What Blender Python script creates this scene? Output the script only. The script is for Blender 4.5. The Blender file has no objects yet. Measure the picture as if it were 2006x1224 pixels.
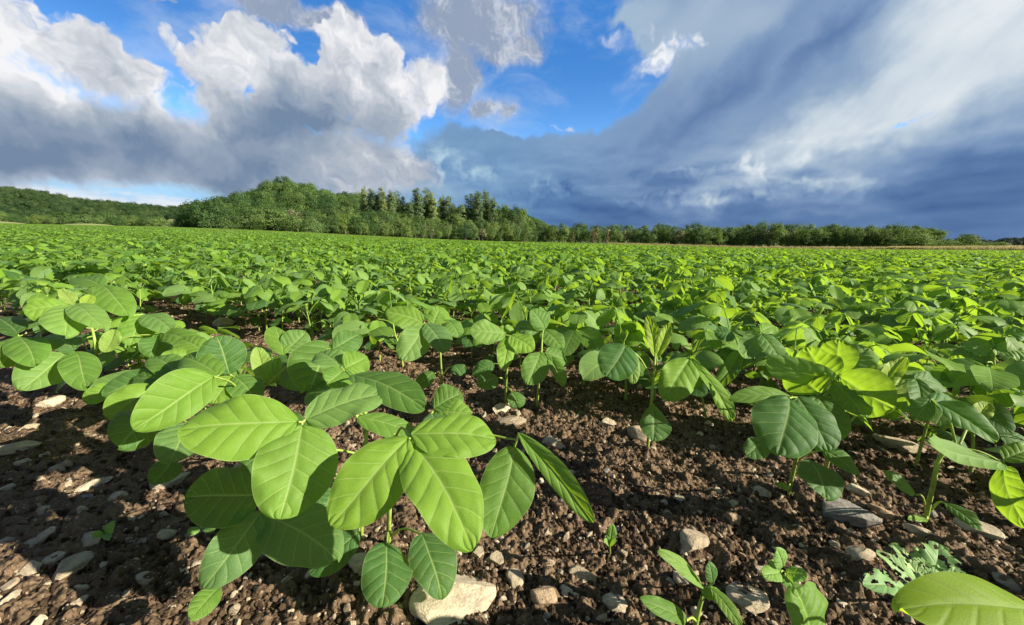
import bpy, math, random
import numpy as np
from mathutils import Vector, Matrix
R = math.radians
SC = bpy.context.scene
COL = SC.collection

# ------------------------------------------------------------------ camera
PW, PH, F = 2006.0, 1224.0, 750.0            # the photograph's pixels and focal length in pixels
CAM_H, PITCH, ROLL = 0.46, R(11.6), R(1.17)
cam_d = bpy.data.cameras.new('camera')
cam_d.sensor_width = 36.0
cam_d.lens = 36.0 * F / PW
cam_d.clip_start, cam_d.clip_end = 0.02, 20000.0
cam = bpy.data.objects.new('camera', cam_d)
COL.objects.link(cam)
cam.matrix_world = (Matrix.Translation((0, 0, CAM_H)) @ Matrix.Rotation(R(90) - PITCH, 4, 'X')
                    @ Matrix.Rotation(ROLL, 4, 'Z'))
SC.camera = cam
CM = cam.matrix_world.to_3x3()
CP = Vector((0, 0, CAM_H))

def ray(u, v):
    return CM @ Vector(((u - PW / 2) / F, (PH / 2 - v) / F, -1.0))

def P(u, v, d):                                # world point seen at photo pixel (u, v), d metres deep
    return CP + ray(u, v) * d

def G(u, v, z=0.0):                            # world point of a pixel on the plane height = z
    r = ray(u, v)
    return CP + r * ((z - CAM_H) / r.z)

def azel(u, v):
    r = ray(u, v).normalized()
    return math.degrees(math.atan2(r.x, r.y)), math.degrees(math.asin(r.z))

EXPOSURE = 1.2
SUN_AZ, SUN_EL = R(108), R(26)                  # azimuth to the right of the view, height
SUN_DIR = Vector((math.sin(SUN_AZ) * math.cos(SUN_EL), math.cos(SUN_AZ) * math.cos(SUN_EL), math.sin(SUN_EL)))

# ------------------------------------------------------------------ node building by expressions
class N:
    """a socket with arithmetic, inside tree N.t"""
    t = None
    def __init__(s, sock): s.s = sock
    def m(s, op, *a, clamp=False): return mth(op, s, *a, clamp=clamp)
    def __add__(s, o): return mth('ADD', s, o)
    __radd__ = __add__
    def __sub__(s, o): return mth('SUBTRACT', s, o)
    def __rsub__(s, o): return mth('SUBTRACT', o, s)
    def __mul__(s, o): return mth('MULTIPLY', s, o)
    __rmul__ = __mul__
    def __truediv__(s, o): return mth('DIVIDE', s, o)
    def __neg__(s): return mth('MULTIPLY', s, -1.0)

def put(inp, v):
    if isinstance(v, N): N.t.links.new(v.s, inp)
    elif isinstance(v, (tuple, list)) and len(v) == 3 and inp.type == 'RGBA': inp.default_value = (*v, 1.0)
    else: inp.default_value = v

def mth(op, *a, clamp=False):
    n = N.t.nodes.new('ShaderNodeMath'); n.operation = op; n.use_clamp = clamp
    for i, x in enumerate(a): put(n.inputs[i], x)
    return N(n.outputs[0])

def nmax(a, b): return mth('MAXIMUM', a, b)
def nmin(a, b): return mth('MINIMUM', a, b)
def smax(a, b, k): return mth('SMOOTH_MAX', a, b, k)

def step(x, lo, hi, o0=0.0, o1=1.0):          # smoothstep
    n = N.t.nodes.new('ShaderNodeMapRange'); n.interpolation_type = 'SMOOTHSTEP'
    put(n.inputs[0], x); put(n.inputs[1], lo); put(n.inputs[2], hi); put(n.inputs[3], o0); put(n.inputs[4], o1)
    return N(n.outputs[0])

def lin(x, lo, hi, o0=0.0, o1=1.0):
    n = N.t.nodes.new('ShaderNodeMapRange')
    put(n.inputs[0], x); put(n.inputs[1], lo); put(n.inputs[2], hi); put(n.inputs[3], o0); put(n.inputs[4], o1)
    return N(n.outputs[0])

def mix(f, a, b, mode='MIX'):
    n = N.t.nodes.new('ShaderNodeMix'); n.data_type = 'RGBA'; n.blend_type = mode
    put(n.inputs[0], f); put(n.inputs[6], a); put(n.inputs[7], b)
    return N(n.outputs[2])

def vec(x, y, z=0.0):
    n = N.t.nodes.new('ShaderNodeCombineXYZ')
    put(n.inputs[0], x); put(n.inputs[1], y); put(n.inputs[2], z)
    return N(n.outputs[0])

def sep(v):
    n = N.t.nodes.new('ShaderNodeSeparateXYZ'); put(n.inputs[0], v)
    return N(n.outputs[0]), N(n.outputs[1]), N(n.outputs[2])

def vm(op, a, b=None, s=None):
    n = N.t.nodes.new('ShaderNodeVectorMath'); n.operation = op
    put(n.inputs[0], a)
    if b is not None: put(n.inputs[1], b)
    if s is not None: put(n.inputs[3], s)
    return N(n.outputs['Value'] if op in ('LENGTH', 'DOT_PRODUCT', 'DISTANCE') else n.outputs[0])

def noise(v, scale, detail=4.0, rough=0.5, dist=0.0, col=False, lac=2.0, typ='FBM', dim='3D'):
    n = N.t.nodes.new('ShaderNodeTexNoise'); n.noise_dimensions = dim; n.noise_type = typ
    if v is not None: put(n.inputs['Vector'], v)
    put(n.inputs['Scale'], scale); put(n.inputs['Detail'], detail); put(n.inputs['Roughness'], rough)
    put(n.inputs['Lacunarity'], lac); put(n.inputs['Distortion'], dist)
    return N(n.outputs[1] if col else n.outputs[0])

def voro(v, scale, feature='F1', detail=0.0, rough=0.5, smooth=0.3, rnd=1.0, out='Distance', dim='3D', metric='EUCLIDEAN'):
    n = N.t.nodes.new('ShaderNodeTexVoronoi'); n.feature = feature; n.voronoi_dimensions = dim
    if feature in ('F1', 'SMOOTH_F1'): n.distance = metric
    put(n.inputs['Vector'], v); put(n.inputs['Scale'], scale)
    for k, x in (('Detail', detail), ('Roughness', rough), ('Smoothness', smooth), ('Randomness', rnd)):
        if k in n.inputs and n.inputs[k].enabled: put(n.inputs[k], x)
    return N(n.outputs[out])

def node(kind, out=0, **kw):
    n = N.t.nodes.new(kind)
    for k, x in kw.items():
        put(n.inputs[k.replace('_', ' ')], x)
    return N(n.outputs[out])

def attr(name, out='Fac'):
    n = N.t.nodes.new('ShaderNodeAttribute'); n.attribute_name = name
    return N(n.outputs[out])

def lin3(*c):                                   # sRGB 0..255 -> linear
    return tuple((x / 255 / 12.92) if x / 255 <= .04045 else ((x / 255 + .055) / 1.055) ** 2.4 for x in c)
# ------------------------------------------------------------------ sky, clouds and sun
world = bpy.data.worlds.new('World'); SC.world = world; world.use_nodes = True
N.t = world.node_tree
for n in list(N.t.nodes): N.t.nodes.remove(n)

def build_sky():
    S = 10.0 / 2 ** EXPOSURE                                    # the Background runs at strength 0.1
    sky = N.t.nodes.new('ShaderNodeTexSky'); sky.sky_type = 'NISHITA'; sky.sun_disc = False
    sky.sun_elevation = SUN_EL; sky.sun_rotation = SUN_AZ
    sky.air_density = 1.0; sky.dust_density = 0.3; sky.ozone_density = 3.0
    tc = N.t.nodes.new('ShaderNodeTexCoord')
    dx, dy, dz = sep(N(tc.outputs['Generated']))
    az = mth('ARCTAN2', dx, dy) * 57.29578
    el = mth('ARCSINE', nmax(dz, 0.0)) * 57.29578
    p0 = vec(az, el)                            # degrees round the compass and above the skyline
    n2 = dict(dim='2D')
    w1 = vm('SUBTRACT', noise(p0, 0.055, 3.0, 0.55, col=True, **n2), (0.5, 0.5, 0.5))
    w2 = vm('SUBTRACT', noise(p0, 0.23, 3.0, 0.6, col=True, **n2), (0.5, 0.5, 0.5))
    pw = vm('ADD', p0, vm('ADD', vm('MULTIPLY', w1, (9.0, 6.0, 0.0)), vm('MULTIPLY', w2, (4.0, 3.2, 0.0))))
    wx, wy, _ = sep(w1)

    def rot(p, a):
        n = N.t.nodes.new('ShaderNodeVectorRotate'); n.rotation_type = 'Z_AXIS'
        put(n.inputs['Vector'], p); n.inputs['Angle'].default_value = -R(a)
        return N(n.outputs[0])
    def blobs(lst, k=0.25, p=pw, a=0.0):
        """one soft mask from ellipses (centre and radii in photo pixels, turned by a degrees): 1 in the middle, 0 on the rim"""
        q = rot(p, a) if a else p
        r = None
        for u, v, ru, rv in lst:
            c = azel(u, v)
            du = (azel(u + 20, v)[0] - azel(u - 20, v)[0]) / 40; dv = (azel(u, v - 20)[1] - azel(u, v + 20)[1]) / 40
            c = (c[0] * math.cos(R(a)) + c[1] * math.sin(R(a)), c[1] * math.cos(R(a)) - c[0] * math.sin(R(a)))
            sx, sy = 1 / (ru * du), 1 / (rv * dv)
            n = N.t.nodes.new('ShaderNodeVectorMath'); n.operation = 'MULTIPLY_ADD'
            put(n.inputs[0], q); n.inputs[1].default_value = (sx, sy, 0); n.inputs[2].default_value = (-c[0] * sx, -c[1] * sy, 0)
            z = vm('LENGTH', N(n.outputs[0]))
            r = z if r is None else mth('SMOOTH_MIN', r, z, k)
        return 1.0 - r
    def ramp(x, stops):
        n = N.t.nodes.new('ShaderNodeValToRGB'); put(n.inputs[0], x)
        for i, (p, c) in enumerate(stops):
            e_ = n.color_ramp.elements[i] if i < 2 else n.color_ramp.elements.new(p)
            e_.position = p; e_.color = (*lin3(*c), 1)
        return N(n.outputs[0])

    # ---- cumulus bank
    dw = vm('ADD', p0, vm('MULTIPLY', w2, (4.4, 4.4, 0.0)))
    def puff(off):
        q = vm('ADD', dw, off) if off else dw
        return 1.0 - voro(q, 0.155, 'SMOOTH_F1', detail=3.0, rough=0.5, smooth=0.4, dim='2D') * 1.5
    h0 = puff(None)
    h1 = puff((0.66, 0.52, 0.0))
    fb = noise(dw, 0.42, 5.0, 0.62, **n2)
    fb2 = noise(vm('ADD', dw, (1.7, 1.4, 0.0)), 0.1, 3.0, 0.5, **n2) - noise(dw, 0.1, 3.0, 0.5, **n2)
    body = blobs([(-40, 200, 360, 260), (130, 130, 200, 190), (230, 290, 260, 120), (430, 230, 150, 150), (560, 230, 230, 190), (690, 150, 130, 120),
                  (760, 240, 110, 150), (640, 320, 280, 90), (260, 320, 520, 80), (850, 170, 90, 80), (60, 320, 320, 80), (700, 345, 150, 60), (80, 220, 260, 110), (640, 240, 170, 90), (660, 200, 60, 60), (800, 330, 120, 60)], 0.35)
    dens = body * 1.5 + (h0 - 0.45) * 0.62 + (fb - 0.5) * 0.5
    a_cum = step(dens, 0.0, step(el, 17.0, 9.0, 0.23, 0.85) + step(az, -16.0, -6.0) * 0.55)
    zone = blobs([(0, 90, 380, 150), (230, 170, 190, 120), (700, 110, 130, 100), (790, 190, 80, 130), (450, 120, 150, 70),
                  (850, 190, 80, 110), (700, 330, 100, 50), (265, 200, 70, 80)], 0.35)
    core = blobs([(90, 290, 400, 90), (560, 270, 210, 90), (480, 320, 330, 60), (150, 330, 400, 60), (760, 270, 60, 60)], 0.35)
    edge = step(dens, 1.0, 0.0)
    fine_ = fb - noise(vm('ADD', dw, (0.42, 0.34, 0.0)), 0.42, 5.0, 0.62, **n2)
    relief = (h0 - h1) * 1.5 - fb2 * 1.6 + fine_ * 1.5
    cs = step(core, -0.35, 0.75)
    li = 0.52 + zone * 0.36 + relief * (0.25 - cs * 0.14) + edge * 0.2 - cs * 0.36 + (fb - 0.5) * 0.18 + (wx + wy) * 0.35
    c_cum = ramp(li, [(0.0, (116, 138, 166)), (0.25, (150, 165, 185)), (0.5, (180, 189, 201)), (0.75, (212, 216, 224)), (1.0, (246, 246, 248))])

    # the bank's soft grey underside
    under = blobs([(120, 285, 460, 100), (450, 310, 380, 80), (640, 320, 240, 60), (-200, 260, 400, 140)], 0.4, p=vm('ADD', p0, vm('MULTIPLY', w1, (7.0, 3.2, 0.0))))
    a_under = step(under + (fb - 0.5) * 0.25, -0.08, 0.34)
    c_under = mix(step(under * 0.5 + wx * 1.2 + (noise(p0, 0.16, 5.0, 0.6, **n2) - 0.5) * 1.5, -0.45, 0.75), lin3(178, 189, 205), lin3(124, 144, 170))

    # ---- soft grey clouds above the gap
    soft = blobs([(920, 40, 170, 100), (900, 150, 50, 100), (990, 100, 60, 50), (560, 30, 110, 44), (660, 60, 70, 36), (960, 215, 54, 36), (310, -2, 44, 16)], 0.3)
    sd = soft * 1.3 + (noise(p0, 0.25, 5.0, 0.6, **n2) - 0.5) * 1.0
    a_soft = step(sd, -0.05, 0.75) * 0.93
    c_soft = mix(step(fb * 0.7 + fine_ * 1.2 - fb2 * 1.3 + wx * 0.5 + (0.3 - soft) * 0.5 + 0.05, 0.1, 0.9), lin3(152, 165, 186), lin3(212, 216, 223))

    # ---- storm sheet: streaks fanning from low in the middle to high on the far side
    ps = rot(p0, 38)
    psx, psy, _ = sep(ps)
    psy = psy + wy * 5.0 - wx * 3.0
    streak = noise(vec(psx * 0.018, psy * 0.06), 1.0, 4.0, 0.48, **n2)
    streak2 = noise(vec(psx * 0.045, psy * 0.17), 1.0, 5.0, 0.55, **n2)
    sheet = blobs([(1500, 150, 360, 280), (1850, 150, 460, 360), (1250, 370, 460, 150), (1700, 420, 640, 140), (1000, 350, 220, 120), (1330, 40, 190, 120), (1430, 330, 520, 130), (860, 400, 240, 60)], 0.35)
    gap = blobs([(1090, 160, 190, 90), (1000, 215, 120, 50), (1180, 120, 90, 60)], 0.3)
    rift = blobs([(1800, 228, 70, 15)], a=26.0)
    sh = sheet * 1.6 - step(gap, -0.3, 0.7) * 1.2 - step(rift, -0.9, 1.0) * 1.25 * step(fb, 0.25, 0.6) + (noise(p0, 0.13, 6.0, 0.58, **n2) - 0.5) * 0.9
    a_sheet = step(sh, 0.0, 0.42)
    bright = smax(blobs([(1960, 90, 230, 150), (2040, 0, 220, 130)], 0.3),
                  blobs([(1820, 190, 300, 80), (1600, 265, 320, 46)], 0.4, a=28.0), 0.4)
    haze_ = blobs([(1290, 110, 130, 80), (1210, 40, 150, 60), (1400, 60, 160, 90)], 0.4)
    dark = smax(blobs([(1980, 370, 360, 130), (1500, 450, 700, 60), (1240, 420, 330, 60), (1650, 310, 200, 26)], 0.3),
                blobs([(1400, 210, 280, 60), (1620, 100, 220, 50)], 0.3, a=38.0) - 0.45, 0.4)
    sv = 0.46 + step(bright, -0.75, 1.0) * 0.52 + step(haze_, -0.5, 0.9) * 0.20 - step(dark, -0.7, 0.9) * 0.30 + (streak - 0.5) * 0.42 + (streak2 - 0.5) * step(bright, -0.9, 0.5, 0.10, 0.55)
    pl = vm('MULTIPLY_ADD', w1, (8.0, 2.2, 0.0)); pl.s.node.inputs[2].default_value = (0, 0, 0)
    pl = vm('MULTIPLY', vm('ADD', p0, pl), (0.06, 0.17, 0.0))
    low = noise(pl, 1.0, 4.0, 0.5, **n2)
    low2 = noise(vm('ADD', pl, (0.02, 0.12, 0.0)), 1.0, 3.0, 0.5, **n2)
    lowz = step(el, 15.0, 8.0)
    sv = sv + ((low - 0.5) * 0.30 + (low - low2) * 0.8) * lowz
    crest = blobs([(1570, 350, 190, 20), (1370, 385, 220, 16), (1390, 335, 130, 16), (1080, 375, 70, 30), (930, 330, 90, 26), (870, 310, 30, 30)], 0.2)
    sv = sv + step(crest, 0.0, 0.8) * 0.13 * step(low, 0.3, 0.6) + step(crest, -0.4, 0.7) * ((h0 - h1) * 0.42 + (fb - 0.5) * 0.30)
    c_sheet = ramp(sv, [(0.0, (74, 101, 153)), (0.22, (98, 126, 174)), (0.45, (134, 156, 195)), (0.7, (176, 190, 214)), (1.0, (232, 232, 242))])

    c_sheet = vm('MULTIPLY', c_sheet, (0.96, 1.03, 0.98))
    c_sheet = mix(step(az, 24.0, -4.0), c_sheet, vm('MULTIPLY', c_sheet, (0.84, 1.0, 1.04)))
    # ---- small bright torn cumulus on the sheet's rim
    torn = blobs([(1265, 135, 50, 44), (1310, 105, 60, 34), (1190, 70, 120, 30), (1110, 246, 60, 14), (1290, 95, 40, 24)], 0.2)
    td = torn * 1.3 + (h0 - 0.5) * 0.8 + (fb - 0.5) * 0.9
    a_torn = step(td, -0.05, 0.95) * 0.95
    c_torn = mix(lin(relief, -0.3, 0.4), lin3(168, 190, 224), lin3(244, 246, 250))

    # ---- low band over the far hills: thin bright cloud between strips of blue
    band = noise(vm('MULTIPLY', vm('ADD', p0, vm('MULTIPLY', w1, (9.0, 2.0, 0.0))), (0.07, 0.4, 0.0)), 1.0, 5.0, 0.6, **n2)
    a_band = step(band + (fb - 0.5) * 0.25, 0.32, 0.58) * step(el, 9.5, 7.2)
    c_band = mix(step(el + (fb - 0.5) * 8.0, 2.5, 7.0), lin3(228, 236, 246), lin3(142, 166, 198))

    clear = vm('MULTIPLY', N(sky.outputs[0]), (0.62, 0.92, 1.16))
    clear = mix(step(el, 4.0, 26.0), clear, tuple(x * S for x in lin3(68, 135, 213)))
    clear = mix(step(el, 10.0, 1.0), clear, tuple(x * S for x in lin3(146, 192, 234)))
    c = clear
    def over(c, a, top): return mix(a, c, vm('SCALE', top, s=S))
    wisp = noise(vm('MULTIPLY', vm('ADD', p0, vm('MULTIPLY', w1, (10.0, 6.0, 0.0))), (0.07, 0.16, 0.0)), 1.0, 6.0, 0.6, **n2)
    c = over(c, step(wisp, 0.42, 0.78) * 0.5, lin3(196, 212, 236))
    c = over(c, a_band, c_band)
    c = over(c, a_sheet, c_sheet)
    c = over(c, a_soft, c_soft)
    c = over(c, a_under, c_under)
    c = over(c, a_cum, c_cum)
    c = over(c, a_torn, c_torn)
    # unseen grey cloud tone overhead and behind, added to neutralise and dim ambient light
    c = over(c, step(el, 30.0, 46.0) * 0.8, lin3(104, 114, 134))
    c = over(c, step(mth('ABSOLUTE', az), 66.0, 95.0) * 0.8, lin3(112, 122, 140))
    bg = N.t.nodes.new('ShaderNodeBackground'); bg.inputs[1].default_value = 0.1
    put(bg.inputs[0], c)
    out = N.t.nodes.new('ShaderNodeOutputWorld'); N.t.links.new(bg.outputs[0], out.inputs[0])
build_sky()
world.cycles.sampling_method = 'MANUAL'; world.cycles.sample_map_resolution = 512

sun_d = bpy.data.lights.new('sun', 'SUN'); sun_d.energy = 5.0; sun_d.angle = R(0.5); sun_d.color = (1.0, 0.91, 0.76)
sun = bpy.data.objects.new('sun', sun_d); COL.objects.link(sun)
sun.rotation_euler = (-SUN_DIR).to_track_quat('-Z', 'Y').to_euler()
sun.location = (40, 0, 30)

SC.view_settings.view_transform = 'Standard'; SC.view_settings.look = 'None'
SC.view_settings.exposure = EXPOSURE; SC.view_settings.gamma = 1.0
SC.render.engine = 'CYCLES'
SC.cycles.max_bounces = 6; SC.cycles.diffuse_bounces = 3; SC.cycles.transmission_bounces = 4; SC.cycles.glossy_bounces = 2
SC.cycles.transparent_max_bounces = 4
SC.cycles.use_denoising = True
# ------------------------------------------------------------------ meshes from arrays
class MB:
    """collects shapes and links them as ONE mesh object; every vertex carries 'leaf' = (across, along, tone)"""
    def __init__(s): s.v, s.f3, s.f4, s.a, s.n = [], [], [], [], 0
    def add(s, v, f, a=None):
        v = np.asarray(v, dtype=np.float64); f = np.asarray(f, dtype=np.int64)
        (s.f4 if f.shape[1] == 4 else s.f3).append(f + s.n)
        s.v.append(v); s.n += len(v)
        s.a.append(np.zeros((len(v), 3)) if a is None else np.asarray(a, dtype=np.float64))
    def mesh(s, name, mat, smooth=True):
        me = bpy.data.meshes.new(name)
        v = np.concatenate(s.v)
        f3 = np.concatenate(s.f3) if s.f3 else np.zeros((0, 3), int)
        f4 = np.concatenate(s.f4) if s.f4 else np.zeros((0, 4), int)
        me.vertices.add(len(v)); me.vertices.foreach_set('co', v.ravel().astype(np.float32))
        nl = f3.size + f4.size
        me.loops.add(nl); me.loops.foreach_set('vertex_index', np.concatenate([f3.ravel(), f4.ravel()]).astype(np.int32))
        me.polygons.add(len(f3) + len(f4))
        st = np.concatenate([np.arange(len(f3)) * 3, f3.size + np.arange(len(f4)) * 4]).astype(np.int32)
        me.polygons.foreach_set('loop_start', st)
        me.polygons.foreach_set('use_smooth', np.full(len(st), smooth))
        at = me.attributes.new('leaf', 'FLOAT_VECTOR', 'POINT')
        at.data.foreach_set('vector', np.concatenate(s.a).ravel().astype(np.float32))
        me.update(calc_edges=True)
        if mat is not None: me.materials.append(mat)
        return me
    def build(s, name, mat, parent=None, smooth=True, link=True):
        o = bpy.data.objects.new(name, s.mesh(name, mat, smooth))
        if link: COL.objects.link(o)
        if parent is not None: o.parent = parent
        return o

def tag(o, label=None, cat=None, group=None, kind=None):
    if label: o['label'] = label
    if cat: o['category'] = cat
    if group: o['group'] = group
    if kind: o['kind'] = kind
    return o

def empty(name, loc):
    o = bpy.data.objects.new(name, None); COL.objects.link(o)
    o.empty_display_size = 0.05; o.location = loc
    return o

def copy_tree(o, parent=None):
    c = o.copy(); COL.objects.link(c)
    if parent is not None: c.parent = parent
    for ch in list(o.children): copy_tree(ch, c)
    return c

_GRID = {}
def grid_faces(nu, nv):
    if (nu, nv) not in _GRID:
        i = np.arange(nv)[:, None] * (nu + 1) + np.arange(nu)[None, :]
        i = i.ravel()
        _GRID[nu, nv] = np.stack([i, i + 1, i + nu + 2, i + nu + 1], 1)
    return _GRID[nu, nv]

def unit(v):
    v = np.asarray(v, float); return v / max(1e-9, np.linalg.norm(v))

def leaflet(mb, base, tip, normal, width, arch=0.12, fold=0.10, cup=0.10, wave=0.03, tone=0.3, nu=6, nv=10, seed=0, heart=0.0, point=0.0, tipcurl=0.0, quilt=0.0, veins=6.0):
    """one soft leaflet blade from base to tip: pointed-oval outline, arched midrib, halves folded up, rippled rim"""
    r = np.random.RandomState(seed)
    base = np.asarray(base, float); tip = np.asarray(tip, float)
    L = np.linalg.norm(tip - base); y = (tip - base) / L
    z = np.asarray(normal, float); z = unit(z - y * np.dot(z, y)); x = np.cross(y, z)
    t = (1 - np.cos(np.linspace(0, math.pi, nv + 1))) / 2
    t = 0.6 * t + 0.4 * np.linspace(0, 1, nv + 1)
    s = np.linspace(-1, 1, nu + 1)
    T, S = np.meshgrid(t, s, indexing='ij')
    sh = np.sin(np.pi * np.clip(t, 0, 1) ** r.uniform(0.84, 1.12)) ** (r.uniform(0.43, 0.56) + point)
    asym = 1 + 0.07 * r.randn()
    hw = width / 2 * sh[:, None] * np.where(S > 0, asym, 2 - asym)
    ph = r.rand(4) * 6.28
    X = S * hw * math.cos(fold)
    Y = L * T - heart * L * (1 - T) ** 4 * np.abs(S) * 0.4
    Zm = arch * L * 4 * T * (1 - T) - tipcurl * L * np.clip(T - 0.55, 0, 1) ** 2
    Z = Zm + np.abs(S) * hw * math.sin(fold) - cup * width * S * S * sh[:, None] * 0.5
    Z = Z + wave * width * S * S * (np.sin(T * 9 + ph[0] + S) + 0.6 * np.sin(T * 17 + ph[1] * S)) * sh[:, None]
    Z = Z + 0.03 * L * np.sin(T * r.uniform(2.5, 5) + ph[2]) * S + 0.05 * width * np.sin(T * 6.5 + ph[1]) * S ** 3
    if quilt:                                   # the blade bulges between its side veins
        a = np.abs(S); p = T * veins - a * 1.55 + a * a * 0.25
        b = np.abs(np.sin(np.pi * p)) ** 0.6 * np.clip(a * 5, 0, 1) * np.clip((1 - a) * 4, 0, 1)
        Z = Z + quilt * width * (b + 0.35 * (vnoise(S * 9 + seed, T * 14) - 0.5))
    X = X + 0.03 * L * np.sin(T * 3.2 + ph[3]) * T * (1 - T) * 2
    V = base + X[..., None] * x + Y[..., None] * y + Z[..., None] * z
    A = np.stack([S, T, np.full_like(S, tone)], -1)
    mb.add(V.reshape(-1, 3), grid_faces(nu, nv), A.reshape(-1, 3))

def bez(p, n):
    """smooth curve through the points p"""
    p = [np.asarray(q, float) for q in p]
    if len(p) == 2: p = [p[0], (p[0] + p[1]) / 2, p[1]]
    q = [2 * p[0] - p[1]] + p + [2 * p[-1] - p[-2]]
    out = []
    for i in range(1, len(q) - 2):
        for k in range(n):
            u = k / n
            out.append(0.5 * ((2 * q[i]) + (q[i + 1] - q[i - 1]) * u + (2 * q[i - 1] - 5 * q[i] + 4 * q[i + 1] - q[i + 2]) * u * u
                              + (3 * q[i] - q[i - 1] - 3 * q[i + 1] + q[i + 2]) * u ** 3))
    out.append(p[-1])
    return np.array(out)

def tube(mb, pts, r0, r1, sides=6, tone=0.3, swell=0.0):
    pts = np.asarray(pts, float); n = len(pts)
    d = np.gradient(pts, axis=0); d /= np.linalg.norm(d, axis=1)[:, None] + 1e-9
    ref = np.array([0.3, 0.9, 0.1]); 
    if abs(np.dot(d[0], ref)) > 0.9: ref = np.array([1.0, 0, 0])
    u = np.cross(d, ref); u /= np.linalg.norm(u, axis=1)[:, None] + 1e-9
    w = np.cross(d, u)
    a = np.linspace(0, 2 * math.pi, sides, endpoint=False)
    rad = np.linspace(r0, r1, n) * (1 + swell * np.exp(-np.linspace(0, 8, n)))
    V = pts[:, None] + rad[:, None, None] * (np.cos(a)[None, :, None] * u[:, None] + np.sin(a)[None, :, None] * w[:, None])
    i = np.arange(n - 1)[:, None] * sides; j = np.arange(sides)[None, :]
    f = np.stack([(i + j), (i + (j + 1) % sides), (i + sides + (j + 1) % sides), (i + sides + j)], -1).reshape(-1, 4)
    A = np.stack([np.repeat(np.linspace(0, 1, n), sides), np.repeat(np.linspace(0, 1, n), sides), np.full(n * sides, tone)], -1)
    mb.add(V.reshape(-1, 3), f, A)

# value noise on numpy arrays, for the ground and the stones
def vnoise(x, y, z=None, seed=0):
    def h(i, j, k):
        n = (i * 374761393 + j * 668265263 + k * 2147483647 + seed * 974634777) & 0xFFFFFFFF
        n = ((n ^ (n >> 13)) * 1274126177) & 0xFFFFFFFF
        return ((n ^ (n >> 16)) & 0xFFFF) / 65535.0
    if z is None: z = np.zeros_like(x)
    xi, yi, zi = np.floor(x).astype(np.int64), np.floor(y).astype(np.int64), np.floor(z).astype(np.int64)
    fx, fy, fz = x - xi, y - yi, z - zi
    fx, fy, fz = fx * fx * (3 - 2 * fx), fy * fy * (3 - 2 * fy), fz * fz * (3 - 2 * fz)
    def pl(k):
        a = h(xi, yi, k) * (1 - fx) + h(xi + 1, yi, k) * fx
        b = h(xi, yi + 1, k) * (1 - fx) + h(xi + 1, yi + 1, k) * fx
        return a * (1 - fy) + b * fy
    return pl(zi) * (1 - fz) + pl(zi + 1) * fz

def fbm(x, y, scale, octv=4, seed=0, gain=0.5, z=None):
    s, a, tot = 0, 1.0, 0
    for o in range(octv):
        s = s + a * (vnoise(x * scale + o * 17.3, y * scale - o * 9.1, None if z is None else z * scale + o * 5.7, seed + o) - 0.5)
        tot += a; a *= gain; scale *= 2.03
    return s / tot * 2

def crumbs(x, y, scale, seed=0):
    """rounded lumps: height of the nearest of one random bump per cell"""
    xs, ys = x * scale, y * scale
    xi, yi = np.floor(xs).astype(np.int64), np.floor(ys).astype(np.int64)
    best = np.zeros_like(x)
    def hh(i, j, k):
        n = (i * 374761393 + j * 668265263 + (k + seed * 7) * 362437) & 0xFFFFFFFF
        n = ((n ^ (n >> 13)) * 1274126177) & 0xFFFFFFFF
        return ((n ^ (n >> 16)) & 0xFFFF) / 65535.0
    for di in (-1, 0, 1):
        for dj in (-1, 0, 1):
            i, j = xi + di, yi + dj
            px, py = i + hh(i, j, 1), j + hh(i, j, 2); rr = 0.25 + 0.55 * hh(i, j, 3) ** 2
            d2 = ((xs - px) ** 2 + (ys - py) ** 2) / rr ** 2
            best = np.maximum(best, np.sqrt(np.clip(1 - d2, 0, 1)) * rr)
    return best / scale
# ------------------------------------------------------------------ materials
def material(name):
    m = bpy.data.materials.new(name); m.use_nodes = True
    for n in list(m.node_tree.nodes): m.node_tree.nodes.remove(n)
    N.t = m.node_tree
    return m
def surface(sh, disp=None):
    o = N.t.nodes.new('ShaderNodeOutputMaterial'); N.t.links.new(sh.s, o.inputs[0])
def bump(h, dist, strength=1.0, normal=None):
    n = N.t.nodes.new('ShaderNodeBump'); put(n.inputs['Strength'], strength); put(n.inputs['Distance'], dist); put(n.inputs['Height'], h)
    if normal is not None: put(n.inputs['Normal'], normal)
    return N(n.outputs[0])
def principled(col, rough=0.6, spec=0.3, normal=None, **kw):
    n = N.t.nodes.new('ShaderNodeBsdfPrincipled'); put(n.inputs['Base Color'], col); put(n.inputs['Roughness'], rough); put(n.inputs['Specular IOR Level'], spec)
    if normal is not None: put(n.inputs['Normal'], normal)
    for k, x in kw.items(): put(n.inputs[k], x)
    return N(n.outputs[0])
def mixsh(f, a, b):
    n = N.t.nodes.new('ShaderNodeMixShader'); put(n.inputs[0], f); N.t.links.new(a.s, n.inputs[1]); N.t.links.new(b.s, n.inputs[2])
    return N(n.outputs[0])
def coords(which='Object'):
    return N(N.t.nodes.new('ShaderNodeTexCoord').outputs[which])
def objrand():
    return N(N.t.nodes.new('ShaderNodeObjectInfo').outputs['Random'])
def backface():
    return N(N.t.nodes.new('ShaderNodeNewGeometry').outputs['Backfacing'])

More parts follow.
